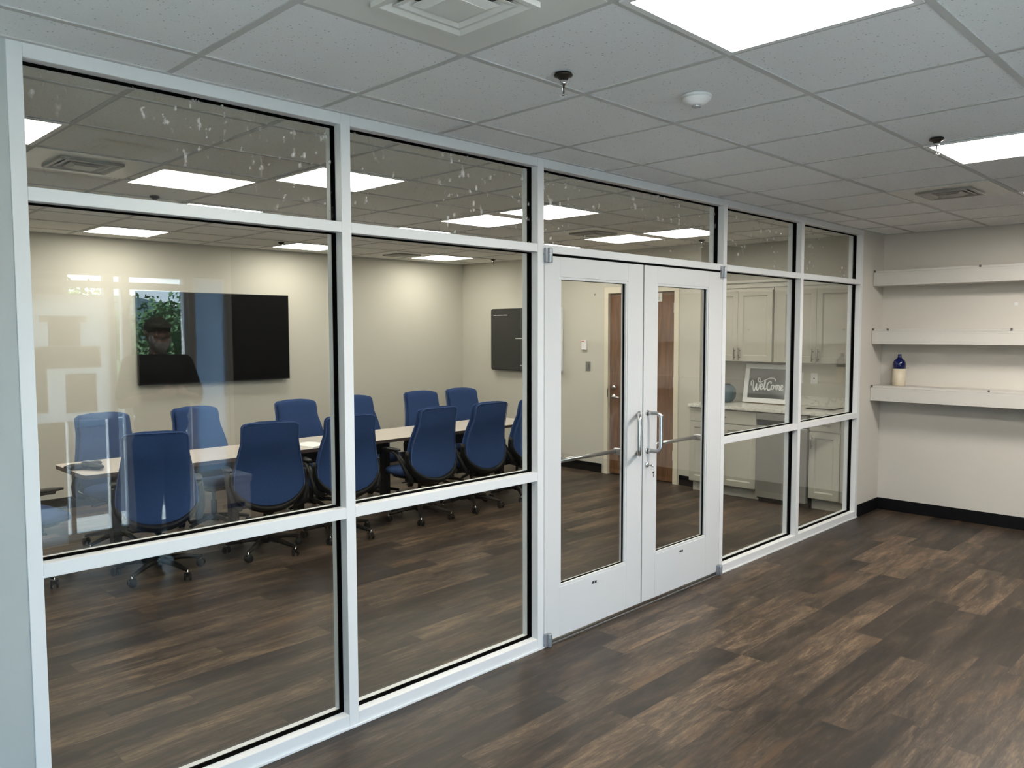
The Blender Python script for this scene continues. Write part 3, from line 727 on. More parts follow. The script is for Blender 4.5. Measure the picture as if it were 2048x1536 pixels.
# welcome sign
sgn = thing('welcome_sign', 'white framed welcome sign in script letters leaning on the counter wall', 'framed sign', (7.19, 1.165, CT + 0.007))
lean = Matrix.Rotation(math.radians(11), 4, 'Y')
sgn.rotation_euler = (0, math.radians(11), 0)
W2, HT = 0.262, 0.415
WDE = mat('frame_wood_edge', (0.42, 0.24, 0.12), 0.5)
def sf(b):
    fw = 0.050
    b.box(-0.018, -0.001, -W2, W2, 0, fw, WHITE); b.box(-0.018, -0.001, -W2, W2, HT - fw, HT, WHITE)
    b.box(-0.018, -0.001, -W2, -W2 + fw, fw, HT - fw, WHITE); b.box(-0.018, -0.001, W2 - fw, W2, fw, HT - fw, WHITE)
part('frame', sgn, sf, 0.002)
part('frame_edge', sgn, lambda b: (b.box(-0.014, 0.010, -W2 - 0.004, W2 + 0.004, -0.003, 0.004, WDE), b.box(0.0, 0.012, -W2 - 0.004, -W2 + 0.004, 0, HT, WDE), b.box(0.0, 0.012, W2 - 0.004, W2 + 0.004, 0, HT, WDE), b.box(0.0, 0.012, -W2, W2, HT - 0.004, HT + 0.003, WDE)))
part('slate_panel', sgn, lambda b: b.box(-0.010, -0.004, -W2 + 0.049, W2 - 0.049, 0.049, HT - 0.049, mat('slate_grey', (0.085, 0.088, 0.088), 0.12, spec=0.6)))
def cat(P, n=7):
    P = [P[0]] + P + [P[-1]]; R_ = []
    for i in range(1, len(P) - 2):
        p0, p1, p2, p3 = [Vector((*q, 0)) for q in P[i - 1:i + 3]]
        for k in range(n):
            t = k / n; R_.append(0.5 * ((2 * p1) + (-p0 + p2) * t + (2 * p0 - 5 * p1 + 4 * p2 - p3) * t * t + (-p0 + 3 * p1 - 3 * p2 + p3) * t ** 3))
    R_.append(Vector((*P[-2], 0))); return R_
def letters(b):
    ST = [
        ([(0.10, 1.0), (0.02, 1.15), (-0.02, 1.45), (0.12, 1.7), (0.30, 1.62), (0.34, 1.3), (0.36, 0.7), (0.50, 0.22), (0.68, 0.5), (0.85, 1.3), (0.88, 0.8), (1.0, 0.35), (1.18, 0.5), (1.30, 1.0), (1.34, 1.7), (1.22, 2.1), (1.04, 1.95), (1.12, 1.6), (1.5, 1.55), (2.2, 1.9), (2.9, 2.15), (3.5, 2.05), (3.66, 1.7)], .050),
        ([(1.42, 0.78), (1.72, 0.95), (1.74, 1.22), (1.58, 1.28), (1.46, 1.0), (1.50, 0.6), (1.68, 0.5), (1.92, 0.72)], .050),
        ([(1.92, 0.72), (2.12, 1.3), (2.16, 1.7), (2.06, 1.75), (2.02, 1.3), (2.04, 0.7), (2.18, 0.5), (2.34, 0.7)], .055),
        ([(3.00, 1.35), (2.98, 1.62), (2.72, 1.6), (2.50, 1.2), (2.48, 0.75), (2.66, 0.45), (2.92, 0.5), (3.12, 0.75)], .065),
        ([(3.30, 1.2), (3.14, 1.12), (3.10, 0.8), (3.24, 0.56), (3.42, 0.7), (3.44, 1.0), (3.30, 1.2), (3.40, 1.05), (3.62, 1.1)], .052),
        ([(3.66, 1.15), (3.70, 0.55), (3.72, 0.95), (3.90, 1.2), (3.98, 1.0), (3.98, 0.55), (4.02, 0.95), (4.20, 1.2), (4.28, 0.95), (4.30, 0.6), (4.42, 0.5), (4.54, 0.68)], .052),
        ([(4.52, 0.78), (4.74, 0.95), (4.74, 1.18), (4.60, 1.22), (4.50, 1.0), (4.54, 0.62), (4.70, 0.5), (4.88, 0.66)], .048)]
    k = 0.0755; u0 = 2.42; v0 = 1.12
    for P, wd in ST:
        pts = [(-0.0115, -(q.x - u0) * k, HT * 0.46 + (q.y - v0) * k) for q in cat(P)]
        b.tube(pts, wd * k * 1.5, WHITE, 8, up=(1, 0, 0), ry=None)
part('lettering', sgn, letters)
gv = thing('globe_vase', 'round blue-grey ceramic vase on the counter beside the welcome sign', 'vase', (7.08, 1.575, CT))
GLZ = mat('blue_grey_glaze', (0.075, 0.12, 0.145), 0.2, var=0.25, vscale=25)
part('vase_body', gv, lambda b: b.lathe([(0.055, 0.0), (0.085, 0.02), (0.106, 0.06), (0.112, 0.10), (0.104, 0.145), (0.082, 0.178), (0.052, 0.196), (0.048, 0.196), (0.06, 0.18)], (0, 0, 0), GLZ, 36))
part('vase_rim', gv, lambda b: b.lathe([(0.050, 0.194), (0.054, 0.199), (0.047, 0.200), (0.045, 0.190)], (0, 0, 0), BLKP, 30))
o = thing('counter_tray', 'flat white board with a thin dark rim lying on the counter', 'tray', (7.13, 0.50, CT), 0.05)
part('tray_board', o, lambda b: b.box(-0.14, 0.14, -0.13, 0.13, 0.003, 0.008, QUARTZ), 0.001)
part('tray_rim', o, lambda b: (b.box(-0.144, 0.144, -0.134, -0.130, 0, 0.010, BLKP), b.box(-0.144, 0.144, 0.130, 0.134, 0, 0.010, BLKP), b.box(-0.144, -0.140, -0.13, 0.13, 0, 0.010, BLKP)))

# ------------------------------------------------------------------ tables
TG = 'conference tables joined end to end'
def table(x0, x1, label):
    o = thing('conference_table', label, 'table', ((x0 + x1) / 2, 3.335, 0), 0, TG)
    h = (x1 - x0) / 2 - 0.0015; d = 0.335
    P = []
    r_ = 0.04
    for cx_, cy_, a0 in ((h - r_, d - r_, 0), (-h + r_, d - r_, 90), (-h + r_, -d + r_, 180), (h - r_, -d + r_, 270)):
        for k in range(6):
            t = math.radians(a0 + 90 * k / 5); P.append((cx_ + r_ * math.cos(t), cy_ + r_ * math.sin(t)))
    part('tabletop', o, lambda b: b.prism(P, 0.722, 0.742, LAM))
    part('edge_band', o, lambda b: b.prism([(a * 1.0012, c * 1.003) for a, c in P], 0.712, 0.7395, mat('brown_edge', (0.07, 0.045, 0.035), 0.5)))
    for s_ in (-1, 1):
        X = s_ * (h - 0.30)
        lg = part('leg', o, lambda b: (b.box(X - 0.03, X + 0.03, -0.045, 0.045, 0.04, 0.70, BLKP), b.box(X - 0.035, X + 0.035, -0.15, 0.15, 0.03, 0.062, BLKP), b.box(X - 0.03, X + 0.03, -0.20, 0.20, 0.69, 0.712, BLKP)), 0.004)
        for q in (-0.12, 0.12): part('caster', lg, lambda b: b.lathe([(0.018, 0.0), (0.018, 0.028)], (X, q, 0.0), BLKP, 12))
    part('modesty_panel', o, lambda b: b.box(-h + 0.34, h - 0.34, -0.012, 0.012, 0.56, 0.705, BLKP))
table(1.08, 2.60, 'grey-topped conference table at the end with the black phone')
table(2.60, 4.13, 'middle one of the joined grey-topped conference tables')
table(4.13, 5.66, 'grey-topped conference table at the end nearest the wall display')

ph = thing('conference_phone', 'black three-armed conference phone on the near end of the table', 'phone', (1.20, 3.29, 0.742), 0.5)
PHG = mat('phone_grey', (0.015, 0.015, 0.016), 0.45, spec=0.25)
def phb(b):
    for k in range(3):
        a = 2 * PI * k / 3 + 0.3
        T = Matrix.Rotation(a, 3, 'Z')
        b.ell((0.075 * math.cos(a), 0.075 * math.sin(a), 0.022), (0.085, 0.042, 0.021), PHG, 20, 10, T)
    b.ell((0, 0, 0.028), (0.062, 0.062, 0.027), PHG)
part('phone_body', ph, phb)
part('keypad', ph, lambda b: b.box(-0.02, 0.02, -0.03, 0.012, 0.0535, 0.0555, SILVER))
part('phone_display', ph, lambda b: b.box(-0.022, 0.022, 0.018, 0.036, 0.050, 0.0548, SILVER))
PAP = mat('paper_sheet_white', (0.82, 0.82, 0.80), 0.6)
tag(part('paper_stack', None, lambda b: b.box(-0.11, 0.11, -0.14, 0.14, 0, 0.012, PAP, Matrix.Translation((2.93, 3.165, 0.7421)) @ Matrix.Rotation(0.25, 4, 'Z'))), 'white stack of papers lying on the middle table', 'papers')

# ------------------------------------------------------------------ chairs
def back_w(v):    # half width of the back by height fraction
    w0 = 0.262 - 0.052 * max(0, min(1, (v - 0.32) / 0.45)) ** 1.2
    if v < 0.26: w0 = 0.262 * math.sqrt(max(0, 1 - ((0.26 - v) / 0.26) ** 2.3))
    if v > 0.94: w0 *= (max(0, 1 - ((v - 0.94) / 0.0601) ** 2.4)) ** 0.5 * 0.20 + 0.80
    return w0
def back_y(v): return -0.205 - 0.015 * (1 - v) ** 2 * 2 + 0.03 * math.sin(PI * min(1, v / 0.75)) - 0.13 * max(0, v - 0.30) ** 1.6
Z0B, HB = 0.405, 0.64
def pad(b, off, th, sc, M, z_in=0.0):
    nv, nu = 30, 22; vs = []
    for j in range(nv + 1):
        v = j / nv; vv = 0.5 - 0.5 * math.cos(PI * v)
        w_ = max(0.004, back_w(vv) * sc); y = back_y(vv) + off; z = Z0B + z_in + (HB - 2 * z_in) * vv
        edge = (1 - abs(2 * vv - 1) ** 8) ** 0.5 if 0 < vv < 1 else 0.0
        for i in range(nu):
            t = 2 * PI * i / nu; c_, s_ = math.cos(t), math.sin(t)
            X = math.copysign(abs(c_) ** 0.45, c_) * w_; Y = math.copysign(abs(s_) ** 0.7, s_) * th * max(0.15, edge)
            Y += 0.22 * X * X if True else 0     # wraps forward at the sides
            vs.append((X, y + Y, z + (0.016 * (1 - (X / max(w_, .01)) ** 2) if vv > 0.9 else 0)))
    fs = [(j * nu + i, j * nu + (i + 1) % nu, (j + 1) * nu + (i + 1) % nu, (j + 1) * nu + i) for j in range(nv) for i in range(nu)]
    fs += [tuple(range(nu))[::-1], tuple(nv * nu + i for i in range(nu))]
    b.add(vs, fs, M, True)
def make_chair(label, group):
    o = thing('office_chair', label, 'chair', (0, 0, 0), 0, group)
    part('backrest', o, lambda b: pad(b, 0.028, 0.026, 0.985, BLUE, 0.004))
    bp_ = part('back_panel', o, lambda b: pad(b, -0.024, 0.022, 1.0, BLUE))
    def pip(b):
        L = [(s__, v) for s__, rng in ((-1, range(2, 31)), (1, range(30, 1, -1))) for v in [k / 30 for k in rng]]
        P = []
        for s__, v in L:
            w_ = back_w(v) * 0.985; z = Z0B + HB * v
            P.append((s__ * w_, back_y(v) - 0.040 + 0.22 * w_ * w_, z))
        b.tube(P, 0.0032, PIPE, 6)
    part('piping', bp_, pip)
    def bf(b):
        P = []
        for k in range(33):
            t = -1 + 2 * k / 32; a = t * 0.5 * PI * 1.12
            vv = 0.36 - 0.36 * math.cos(min(abs(a), PI / 2)) + (0.10 * max(0, abs(a) - PI / 2) / 0.19)
            X = math.sin(max(-PI / 2, min(PI / 2, a))) * 0.272
            P.append((X, back_y(max(0.02, vv)) - 0.005 + 0.2 * X * X, Z0B - 0.018 + HB * vv * 0.95))
        b.tube(P, [0.030 - 0.018 * min(1, abs(-1 + 2 * k / 32) ** 1.5) for k in range(33)], BLKP, 12, ry=0.026)
    part('back_frame', o, bf)
    def spine(b): b.tube([(0, -0.215, 0.415), (0, -0.20, 0.37), (0, -0.10, 0.355), (0, 0, 0.36)], 0.03, BLKP, 10, ry=0.045)
    part('back_bracket', o, spine)
    for s_ in (-1, 1):
        ar = part('armrest', o, lambda b: b.tube([(s_ * 0.20, -0.17, 0.395), (s_ * 0.262, -0.19, 0.43), (s_ * 0.278, -0.165, 0.50), (s_ * 0.284, -0.11, 0.575), (s_ * 0.282, -0.04, 0.635), (s_ * 0.276, 0.05, 0.655), (s_ * 0.270, 0.12, 0.650)], [0.018, 0.020, 0.020, 0.019, 0.018, 0.016, 0.014], BLKP, 10, ry=0.024, up=(0, 1, 0)))
        part('arm_pad', ar, lambda b: b.ell((s_ * 0.271, 0.055, 0.668), (0.033, 0.125, 0.014), BLKP, 20, 8, None, 2.8))
    def seat(b):
        nu, nv = 32, 12; vs = []
        for j in range(nv + 1):
            ph_ = -PI / 2 + PI * j / nv; cz, sz = math.cos(ph_), math.sin(ph_)
            for i in range(nu):
                t = 2 * PI * i / nu; c_, s_ = math.cos(t), math.sin(t); e = 0.62
                X = math.copysign(abs(c_) ** e, c_) * 0.255 * abs(cz) ** 0.35; Y = math.copysign(abs(s_) ** e, s_) * 0.245 * abs(cz) ** 0.35 + 0.045
                Z = 0.458 + 0.042 * math.copysign(abs(sz) ** 0.8, sz) - max(0, Y - 0.15) ** 2 * 1.6
                vs.append((X, Y, Z))
        fs = [(j * nu + i, j * nu + (i + 1) % nu, (j + 1) * nu + (i + 1) % nu, (j + 1) * nu + i) for j in range(nv) for i in range(nu)]
        b.add(vs, fs, BLUE, True)
    part('seat', o, seat)
    part('seat_shell', o, lambda b: b.ell((0, 0.03, 0.412), (0.215, 0.20, 0.022), BLKP, 28, 8, None, 3))
    def mech(b):
        b.box(-0.075, 0.075, -0.10, 0.12, 0.345, 0.398, BLKP)
        b.tube([(0.05, 0.05, 0.37), (0.20, 0.06, 0.368)], 0.006, BLKP, 8); b.box(0.19, 0.245, 0.045, 0.075, 0.362, 0.374, BLKP)
        b.tube([(-0.05, -0.03, 0.37), (-0.22, -0.03, 0.366)], 0.006, BLKP, 8)
    part('tilt_mechanism', o, mech, 0.004)
    part('gas_column', o, lambda b: (b.lathe([(0.026, 0.10), (0.026, 0.25), (0.014, 0.252), (0.014, 0.35)], (0, 0, 0), BLKP, 16)))
    def star(b):
        b.lathe([(0.030, 0.075), (0.042, 0.085), (0.042, 0.125), (0.030, 0.135)], (0, 0, 0), BLKP, 20)
        for k in range(5):
            a = 2 * PI * k / 5 + 0.32; c_, s_ = math.cos(a), math.sin(a)
            b.tube([(0.03 * c_, 0.03 * s_, 0.108), (0.15 * c_, 0.15 * s_, 0.102), (0.27 * c_, 0.27 * s_, 0.078), (0.30 * c_, 0.30 * s_, 0.072)], [0.024, 0.021, 0.015, 0.013], BLKP, 8)
    part('star_base', o, star)
    for k in range(5):
        a = 2 * PI * k / 5 + 0.32; c_, s_ = 0.295 * math.cos(a), 0.295 * math.sin(a)
        T = Matrix.Translation((c_, s_, 0)) @ Matrix.Rotation(a + 0.9, 4, 'Z')
        def cs_(b):
            for q in (-0.017, 0.017): b.lathe([(0.008, q - 0.008), (0.026, q - 0.008), (0.029, q - 0.004), (0.029, q + 0.004), (0.026, q + 0.008), (0.008, q + 0.008)], (0, 0, 0.029), BLKP, 18, 'x', T)
            b.lathe([(0.007, 0.03), (0.007, 0.075)], (0, 0, 0), CHROME, 10, 'z', T)
            b.ell((0, 0, 0), (0.012, 0.027, 0.024), BLKP, 12, 8, None) if False else b.box(-0.010, 0.010, -0.022, 0.022, 0.030, 0.058, BLKP, T)
        part('caster', o, cs_)
    return o
NG, FG = 'blue chairs along the near side of the table', 'blue chairs along the far side of the table'
near = [(1.50, 2.84, -0.36, 'blue office chair on the near side, back turned, nearest the conference phone'),
        (2.32, 2.84, -0.30, 'blue office chair on the near side, just left of the first frame post'),
        (3.00, 2.84, -0.22, 'blue office chair on the near side, cut by the first frame post'),
        (3.86, 2.85, 0.00, 'blue office chair on the near side, in the middle of the second glass bay'),
        (4.51, 2.86, 0.02, 'blue office chair on the near side, second from the display wall end'),
        (5.17, 2.88, 0.0, 'blue office chair on the near side, closest to the double doors')]
far = [(1.60, 3.86, PI + 0.10, 'blue office chair on the far side, nearest the phone end of the table'),
       (2.38, 3.87, PI + 0.12, 'blue office chair on the far side, below the left part of the television'),
       (3.34, 3.86, PI - 0.02, 'blue office chair on the far side, just right of the television edge'),
       (4.04, 3.86, PI + 0.05, 'blue office chair on the far side, partly behind the first frame post'),
       (4.89, 3.86, PI - 0.06, 'blue office chair on the far side, second from the room corner'),
       (5.51, 3.88, PI - 0.06, 'blue office chair on the far side, closest to the room corner')]
ch0 = None
for (x, y, rz, lb), g in [(q, NG) for q in near] + [(q, FG) for q in far]:
    if ch0 is None: c_ = ch0 = make_chair(lb, g)
    else: c_ = copy_tree(ch0)
    c_.location = (x, y, 0); c_.rotation_euler = (0, 0, rz); c_['label'] = lb; c_['group'] = g
hc = copy_tree(ch0); hc.location = (0.76, 3.30, 0); hc.rotation_euler = (0, 0, -PI / 2 + 0.1)
hc['label'] = 'blue office chair at the head of the table, mostly behind the left jamb'; del hc['group']

# ------------------------------------------------------------------ window wall behind the camera (seen in the reflections)
wb = MB()
OP = [(-2.5, 0.45), (1.02, 2.36), (2.40, 2.72)]
xs = [XL] + [v for p in OP for v in p] + [2.76]
for i in range(0, len(xs), 2): wb.box(xs[i], xs[i + 1], YB - 0.15, YB, 0, ZT, PAINTF)
for a, c in OP: wb.box(a, c, YB - 0.15, YB, 2.205, ZT, PAINTF); wb.box(a, c, YB - 0.15, YB, -0.02, 0.02, PAINTF)
struct(boxo('wall_dim_standin', 2.76, 7.5, YB - 0.15, YB, 0, ZT, mat('dim_space_dark', (0.035, 0.035, 0.038), 0.8, spec=0.1)), 'back wall beside the shaded window, coloured dark in place of a dim space')  # near-black colour stands in for dim space and keeps the glass reflections dark
struct(wb.build('wall_window_side'), 'wall with the tall windows behind the camera')
def window(name, a, c, muls, trans, lb):
    o = sempty(name, lb)
    def fr(b):
        e = 0.035
        b.box(a, a + e, YB - 0.10, YB - 0.03, 0.02, 2.205, ALU); b.box(c - e, c, YB - 0.10, YB - 0.03, 0.02, 2.205, ALU)
        b.box(a + e, c - e, YB - 0.10, YB - 0.03, 0.02, 0.06, ALU); b.box(a + e, c - e, YB - 0.10, YB - 0.03, 2.190, 2.205, ALU)
        for (m0, m1) in muls: b.box(m0, m1, YB - 0.099, YB - 0.031, 0.06, 2.19, ALU)
        for (z0, z1) in trans: b.box(a + e, c - e, YB - 0.098, YB - 0.032, z0, z1, ALU)
    part('window_frame', o, fr)
    boxo('glass_pane', a + 0.02, c - 0.02, YB - 0.068, YB - 0.062, 0.04, 2.20, GLASSW, o)
window('window_1', -2.5, 0.45, [(-1.53, -1.48), (-0.55, -0.50)], [(2.08, 2.14)], 'wide window behind the camera')
window('window_2', 1.02, 2.36, [(1.352, 1.387), (1.66, 1.74), (1.80, 1.865)], [(2.085, 2.142)], 'tall window mirrored around the standing man')
struct(boxo('trim_4', 1.056, 1.351, YB - 0.06, YB - 0.04, 2.0, 2.19, PAINTF), 'painted infill panel in the top corner of the tall window')
o = sempty('window_3', 'narrow shaded window mirrored beside the man')
SHADE = translucent('pale_shade', (0.50, 0.58, 0.66))
part('window_frame', o, lambda b: (b.box(2.40, 2.425, YB - 0.10, YB - 0.02, 0.02, 2.205, ALU), b.box(2.695, 2.72, YB - 0.10, YB - 0.02, 0.02, 2.205, ALU)))
part('roller_shade', o, lambda b: b.box(2.425, 2.695, YB - 0.055, YB - 0.052, 0.02, 2.20, SHADE))
WB = translucent('white_film_board', (0.9, 0.9, 0.9)); BG = mat('beige_card', (0.48, 0.42, 0.34), 0.7)
o = thing('display_stand', 'white board with beige shapes standing by the window behind the camera', 'display board', (0, 0, 0))
part('board', o, lambda b: (b.box(1.05, 1.665, YB + 0.03, YB + 0.045, 1.0, 2.02, WB), b.box(1.05, 1.30, YB + 0.03, YB + 0.045, 0.0, 0.999, WB)))
def cards(b):
    for (a, c, z0, z1) in ((1.15, 1.49, 1.80, 1.85), (1.21, 1.44, 1.61, 1.80), (1.09, 1.59, 1.43, 1.605), (1.09, 1.19, 1.08, 1.43), (1.32, 1.55, 1.07, 1.385), (1.05, 1.30, 0.32, 1.0)):
        b.box(a, c, YB + 0.046, YB + 0.060, z0, z1, BG)
part('beige_card', o, cards)
o = thing('storage_box', 'white storage box with a printed band beside the window', 'box', (2.50, YB + 0.28, 0))
part('box_body', o, lambda b: b.box(-0.16, 0.16, -0.2, 0.2, 0, 0.40, WHITE), 0.004)
part('lid', o, lambda b: b.box(-0.17, 0.17, -0.21, 0.21, 0.40, 0.46, WHITE), 0.004)
part('printed_band', o, lambda b: b.box(-0.10, 0.10, 0.20, 0.2015, 0.18, 0.22, mat('blue_print', (0.05, 0.09, 0.25), 0.6)))

# ------------------------------------------------------------------ outdoors
CONC = mat('concrete', (0.52, 0.52, 0.50), 0.9, var=0.06); GRASS = mat('grass_green', (0.06, 0.11, 0.03), 0.95, var=0.3, vscale=1.2)
ASPH = mat('asphalt', (0.050, 0.054, 0.06), 0.95, var=0.12)
struct(boxo('ground', -40, 60, -5.1, YB - 0.15, -0.12, -0.02, CONC), 'pale concrete walkway outside the windows')
struct(boxo('ground_bounce_slab', -40, 1.2, -13.0, -5.1, -0.12, -0.02, CONC), 'pale concrete slab added outside the wide window to bounce sunlight indoors')  # added out of view, reflects sunlight up onto the front room ceiling
struct(boxo('ground_asphalt', -60, 80, -22, -5.1, -0.16, -0.06, ASPH), 'grey asphalt lot outside')
struct(boxo('ground_lawn', -80, 100, -120, -22, -0.16, -0.05, GRASS), 'green lawn beyond the asphalt')
struct(boxo('trim_3', -60, 80, -13.4, -13.2, -0.059, 0.06, CONC), 'pale kerb on the asphalt lot')
HILL = mat('blue_hill', (0.05, 0.09, 0.10), 1.0, var=0.2)
def hill(b):
    n = 40; vs = []
    for i in range(n + 1):
        x = -80 + 260 * i / n; h_ = 6 + 3.2 * math.sin(i * 0.33 + 0.8) + 1.2 * math.sin(i * 0.9); vs += [(x, -170, -1), (x, -190, h_), (x, -230, -1)]
    b.add(vs, [(3 * i + k, 3 * i + 3 + k, 3 * i + 4 + k, 3 * i + 1 + k) for i in range(n) for k in (0, 1)], HILL)
hb = MB(); hill(hb); struct(hb.build('hills'))
bl = thing('neighbour_building', 'pale grey building beyond the lawn outside the window', 'building', (4.6, -40, -0.05))
BWAL = mat('pale_siding', (0.38, 0.39, 0.42), 0.8)
part('walls', bl, lambda b: b.box(-5.5, 2.3, -4, 4, 0, 2.6, BWAL))
part('roof', bl, lambda b: b.add([(-5.8, 4.3, 2.55), (2.6, 4.3, 2.55), (2.6, 0, 3.8), (-5.8, 0, 3.8), (2.6, -4.3, 2.55), (-5.8, -4.3, 2.55), (-5.8, 4.3, 2.45), (2.6, 4.3, 2.45)], [(0, 1, 2, 3), (3, 2, 4, 5), (6, 7, 1, 0)], mat('slate_roof', (0.10, 0.10, 0.12), 0.8)))
LEAF = mat('leaf_green', (0.13, 0.25, 0.06), 0.7, var=0.45, vscale=2.5); LEAF2 = mat('leaf_dark', (0.06, 0.14, 0.05), 0.8, var=0.4, vscale=2); BARK = mat('bark', (0.06, 0.045, 0.035), 0.9)
def tree(x, y, h_, r_, M, label, seed, n=2600):
    rnd = random.Random(seed)
    o = thing('leafy_tree', label, 'tree', (x, y, -0.08), 0, 'trees outside the window')
    part('trunk', o, lambda b: b.tube([(0, 0, 0), (0.1, 0.05, h_ * 0.4), (0, 0, h_ * 0.75)], [0.16, 0.12, 0.05], BARK, 8))
    bl_ = [(rnd.uniform(-r_, r_) * 0.6, rnd.uniform(-r_, r_) * 0.6, h_ * rnd.uniform(0.32, 0.9), r_ * rnd.uniform(0.35, 0.6)) for _ in range(12)]
    def cr_(b):
        vs = []; fs = []
        for _ in range(n):
            cx_, cy_, cz_, rr = rnd.choice(bl_); d = Vector((rnd.gauss(0, 1), rnd.gauss(0, 1), rnd.gauss(0, 1))).normalized() * rr * rnd.uniform(0.55, 1.05)
            p = Vector((cx_, cy_, cz_)) + d; s_ = rnd.uniform(0.07, 0.15)
            a = Vector((rnd.gauss(0, 1), rnd.gauss(0, 1), rnd.gauss(0, 1))).normalized(); c2_ = a.orthogonal().normalized()
            k = len(vs); vs += [p - a * s_, p + c2_ * s_ * 0.5, p + a * s_, p - c2_ * s_ * 0.5]; fs.append((k, k + 1, k + 2, k + 3))
        b.add(vs, fs, M)
    part('foliage', o, cr_)
tree(6.4, -24.5, 2.9, 1.9, LEAF, 'bright green tree outside, at the lawn edge just beyond the kerb', 1)
tree(10.2, -25.5, 2.8, 1.9, LEAF2, 'dark green tree outside behind the mirrored man', 2)
tree(13.9, -26.0, 3.0, 2.0, LEAF, 'green tree outside, right of the dark one', 3)
tree(18.2, -27.0, 2.8, 2.0, LEAF, 'green tree furthest along outside the window', 4)
tree(2.6, -27.0, 2.5, 1.8, LEAF2, 'dark tree outside nearest the grey building', 5)
tree(9.3, -31.5, 3.3, 2.2, LEAF, 'taller green tree standing farther back on the lawn', 6, 1800)

# ------------------------------------------------------------------ the man standing right of the camera, mirrored in the glass
SKIN = mat('skin', (0.42, 0.24, 0.17), 0.55); SHIRT = mat('black_tshirt', (0.010, 0.011, 0.014), 0.85); JEAN = mat('blue_denim', (0.025, 0.06, 0.15), 0.85, var=0.3, vscale=9)
BEARD = mat('grey_beard', (0.38, 0.36, 0.33), 0.9, bump=0.6, bscale=300); CAPM = mat('olive_cap', (0.075, 0.075, 0.055), 0.9, var=0.5, vscale=14); SHOE = mat('dark_shoe', (0.03, 0.025, 0.02), 0.6)
mn = thing('person', 'man in black t-shirt, jeans and olive cap holding a phone, mirrored in the glass', 'person', (1.595, -2.86, 0), 0.0)
def cap_(b, p, q, r0, r1, M, n=5, seg=14):   # tapered capsule
    p, q = Vector(p), Vector(q); d = (q - p); L = d.length; d.normalize()
    P = []; R_ = []
    for k in range(n + 1):
        a = -PI / 2 + (PI / 2) * k / n; P.append(p + d * r0 * math.sin(a)); R_.append(max(0.001, r0 * math.cos(a)))
    for k in range(n + 1):
        a = (PI / 2) * k / n; P.append(q + d * r1 * math.sin(a)); R_.append(max(0.001, r1 * math.cos(a)))
    b.tube(P, R_, M, seg)
def remesh(o, vox, sm=4):
    mo = o.modifiers.new('union', 'REMESH'); mo.mode = 'VOXEL'; mo.voxel_size = vox; mo.use_smooth_shade = True
    s_ = o.modifiers.new('soft', 'SMOOTH'); s_.factor = 0.5; s_.iterations = sm
# facing +y: hands in front of the belly
SH = {s_: (s_ * 0.185, -0.01, 1.490) for s_ in (-1, 1)}; EL = {s_: (s_ * 0.262, 0.02, 1.225) for s_ in (-1, 1)}; WR = {s_: (s_ * 0.095, 0.215, 1.275) for s_ in (-1, 1)}
def body(b):
    b.ell((0, 0.0, 1.718), (0.076, 0.094, 0.108), SKIN, 28, 20)
    b.ell((0, 0.030, 1.650), (0.056, 0.062, 0.055), SKIN)                          # jaw
    b.ell((0, 0.098, 1.694), (0.013, 0.022, 0.020), SKIN, 12, 8); b.ell((0, 0.088, 1.716), (0.009, 0.014, 0.028), SKIN, 12, 8)   # nose
    b.ell((0, 0.076, 1.742), (0.050, 0.018, 0.010), SKIN, 14, 8)                   # brow
    for s_ in (-1, 1):
        b.ell((s_ * 0.042, 0.070, 1.700), (0.020, 0.018, 0.016), SKIN, 12, 8)      # cheek
        b.ell((s_ * 0.079, -0.008, 1.706), (0.008, 0.019, 0.031), SKIN, 12, 8)     # ear
    cap_(b, (0, -0.015, 1.50), (0, -0.005, 1.64), 0.062, 0.058, SKIN)
    b.ell((0, 0, 1.40), (0.165, 0.10, 0.13), SKIN); b.ell((0, 0.015, 1.18), (0.16, 0.125, 0.16), SKIN); b.ell((0, 0, 1.0), (0.165, 0.115, 0.11), SKIN)
    for s_ in (-1, 1):
        cap_(b, SH[s_], EL[s_], 0.050, 0.042, SKIN); cap_(b, EL[s_], WR[s_], 0.042, 0.027, SKIN)
        cap_(b, (s_ * 0.095, 0, 0.95), (s_ * 0.10, 0.01, 0.50), 0.082, 0.055, SKIN); cap_(b, (s_ * 0.10, 0.01, 0.50), (s_ * 0.105, -0.015, 0.10), 0.055, 0.036, SKIN)
        cap_(b, (s_ * 0.105, -0.03, 0.045), (s_ * 0.125, 0.15, 0.035), 0.032, 0.028, SKIN)
        wx = Vector(WR[s_]); px = Vector((s_ * 0.052, 0.252, 1.312))
        cap_(b, wx, px, 0.026, 0.028, SKIN); b.ell(px, (0.020, 0.036, 0.042), SKIN, 14, 10)
        for k in range(4):   # fingers curling round the phone
            z = 1.336 - 0.019 * k; L = (0.036, 0.040, 0.037, 0.030)[k]
            a0 = Vector((s_ * 0.050, 0.280, z)); a1 = Vector((s_ * (0.050 - L * 0.3), 0.299, z + 0.003)); a2 = Vector((s_ * (0.050 - L), 0.300, z + 0.004))
            cap_(b, a0, a1, 0.0090, 0.0085, SKIN, 3, 8); cap_(b, a1, a2, 0.0085, 0.0075, SKIN, 3, 8)
        t0 = Vector((s_ * 0.046, 0.245, 1.330)); t1 = Vector((s_ * 0.034, 0.262, 1.358)); t2 = Vector((s_ * 0.016, 0.268, 1.364))
        cap_(b, t0, t1, 0.011, 0.010, SKIN, 3, 8); cap_(b, t1, t2, 0.010, 0.0085, SKIN, 3, 8)
bd = part('body', mn, body); remesh(bd, 0.006, 3)
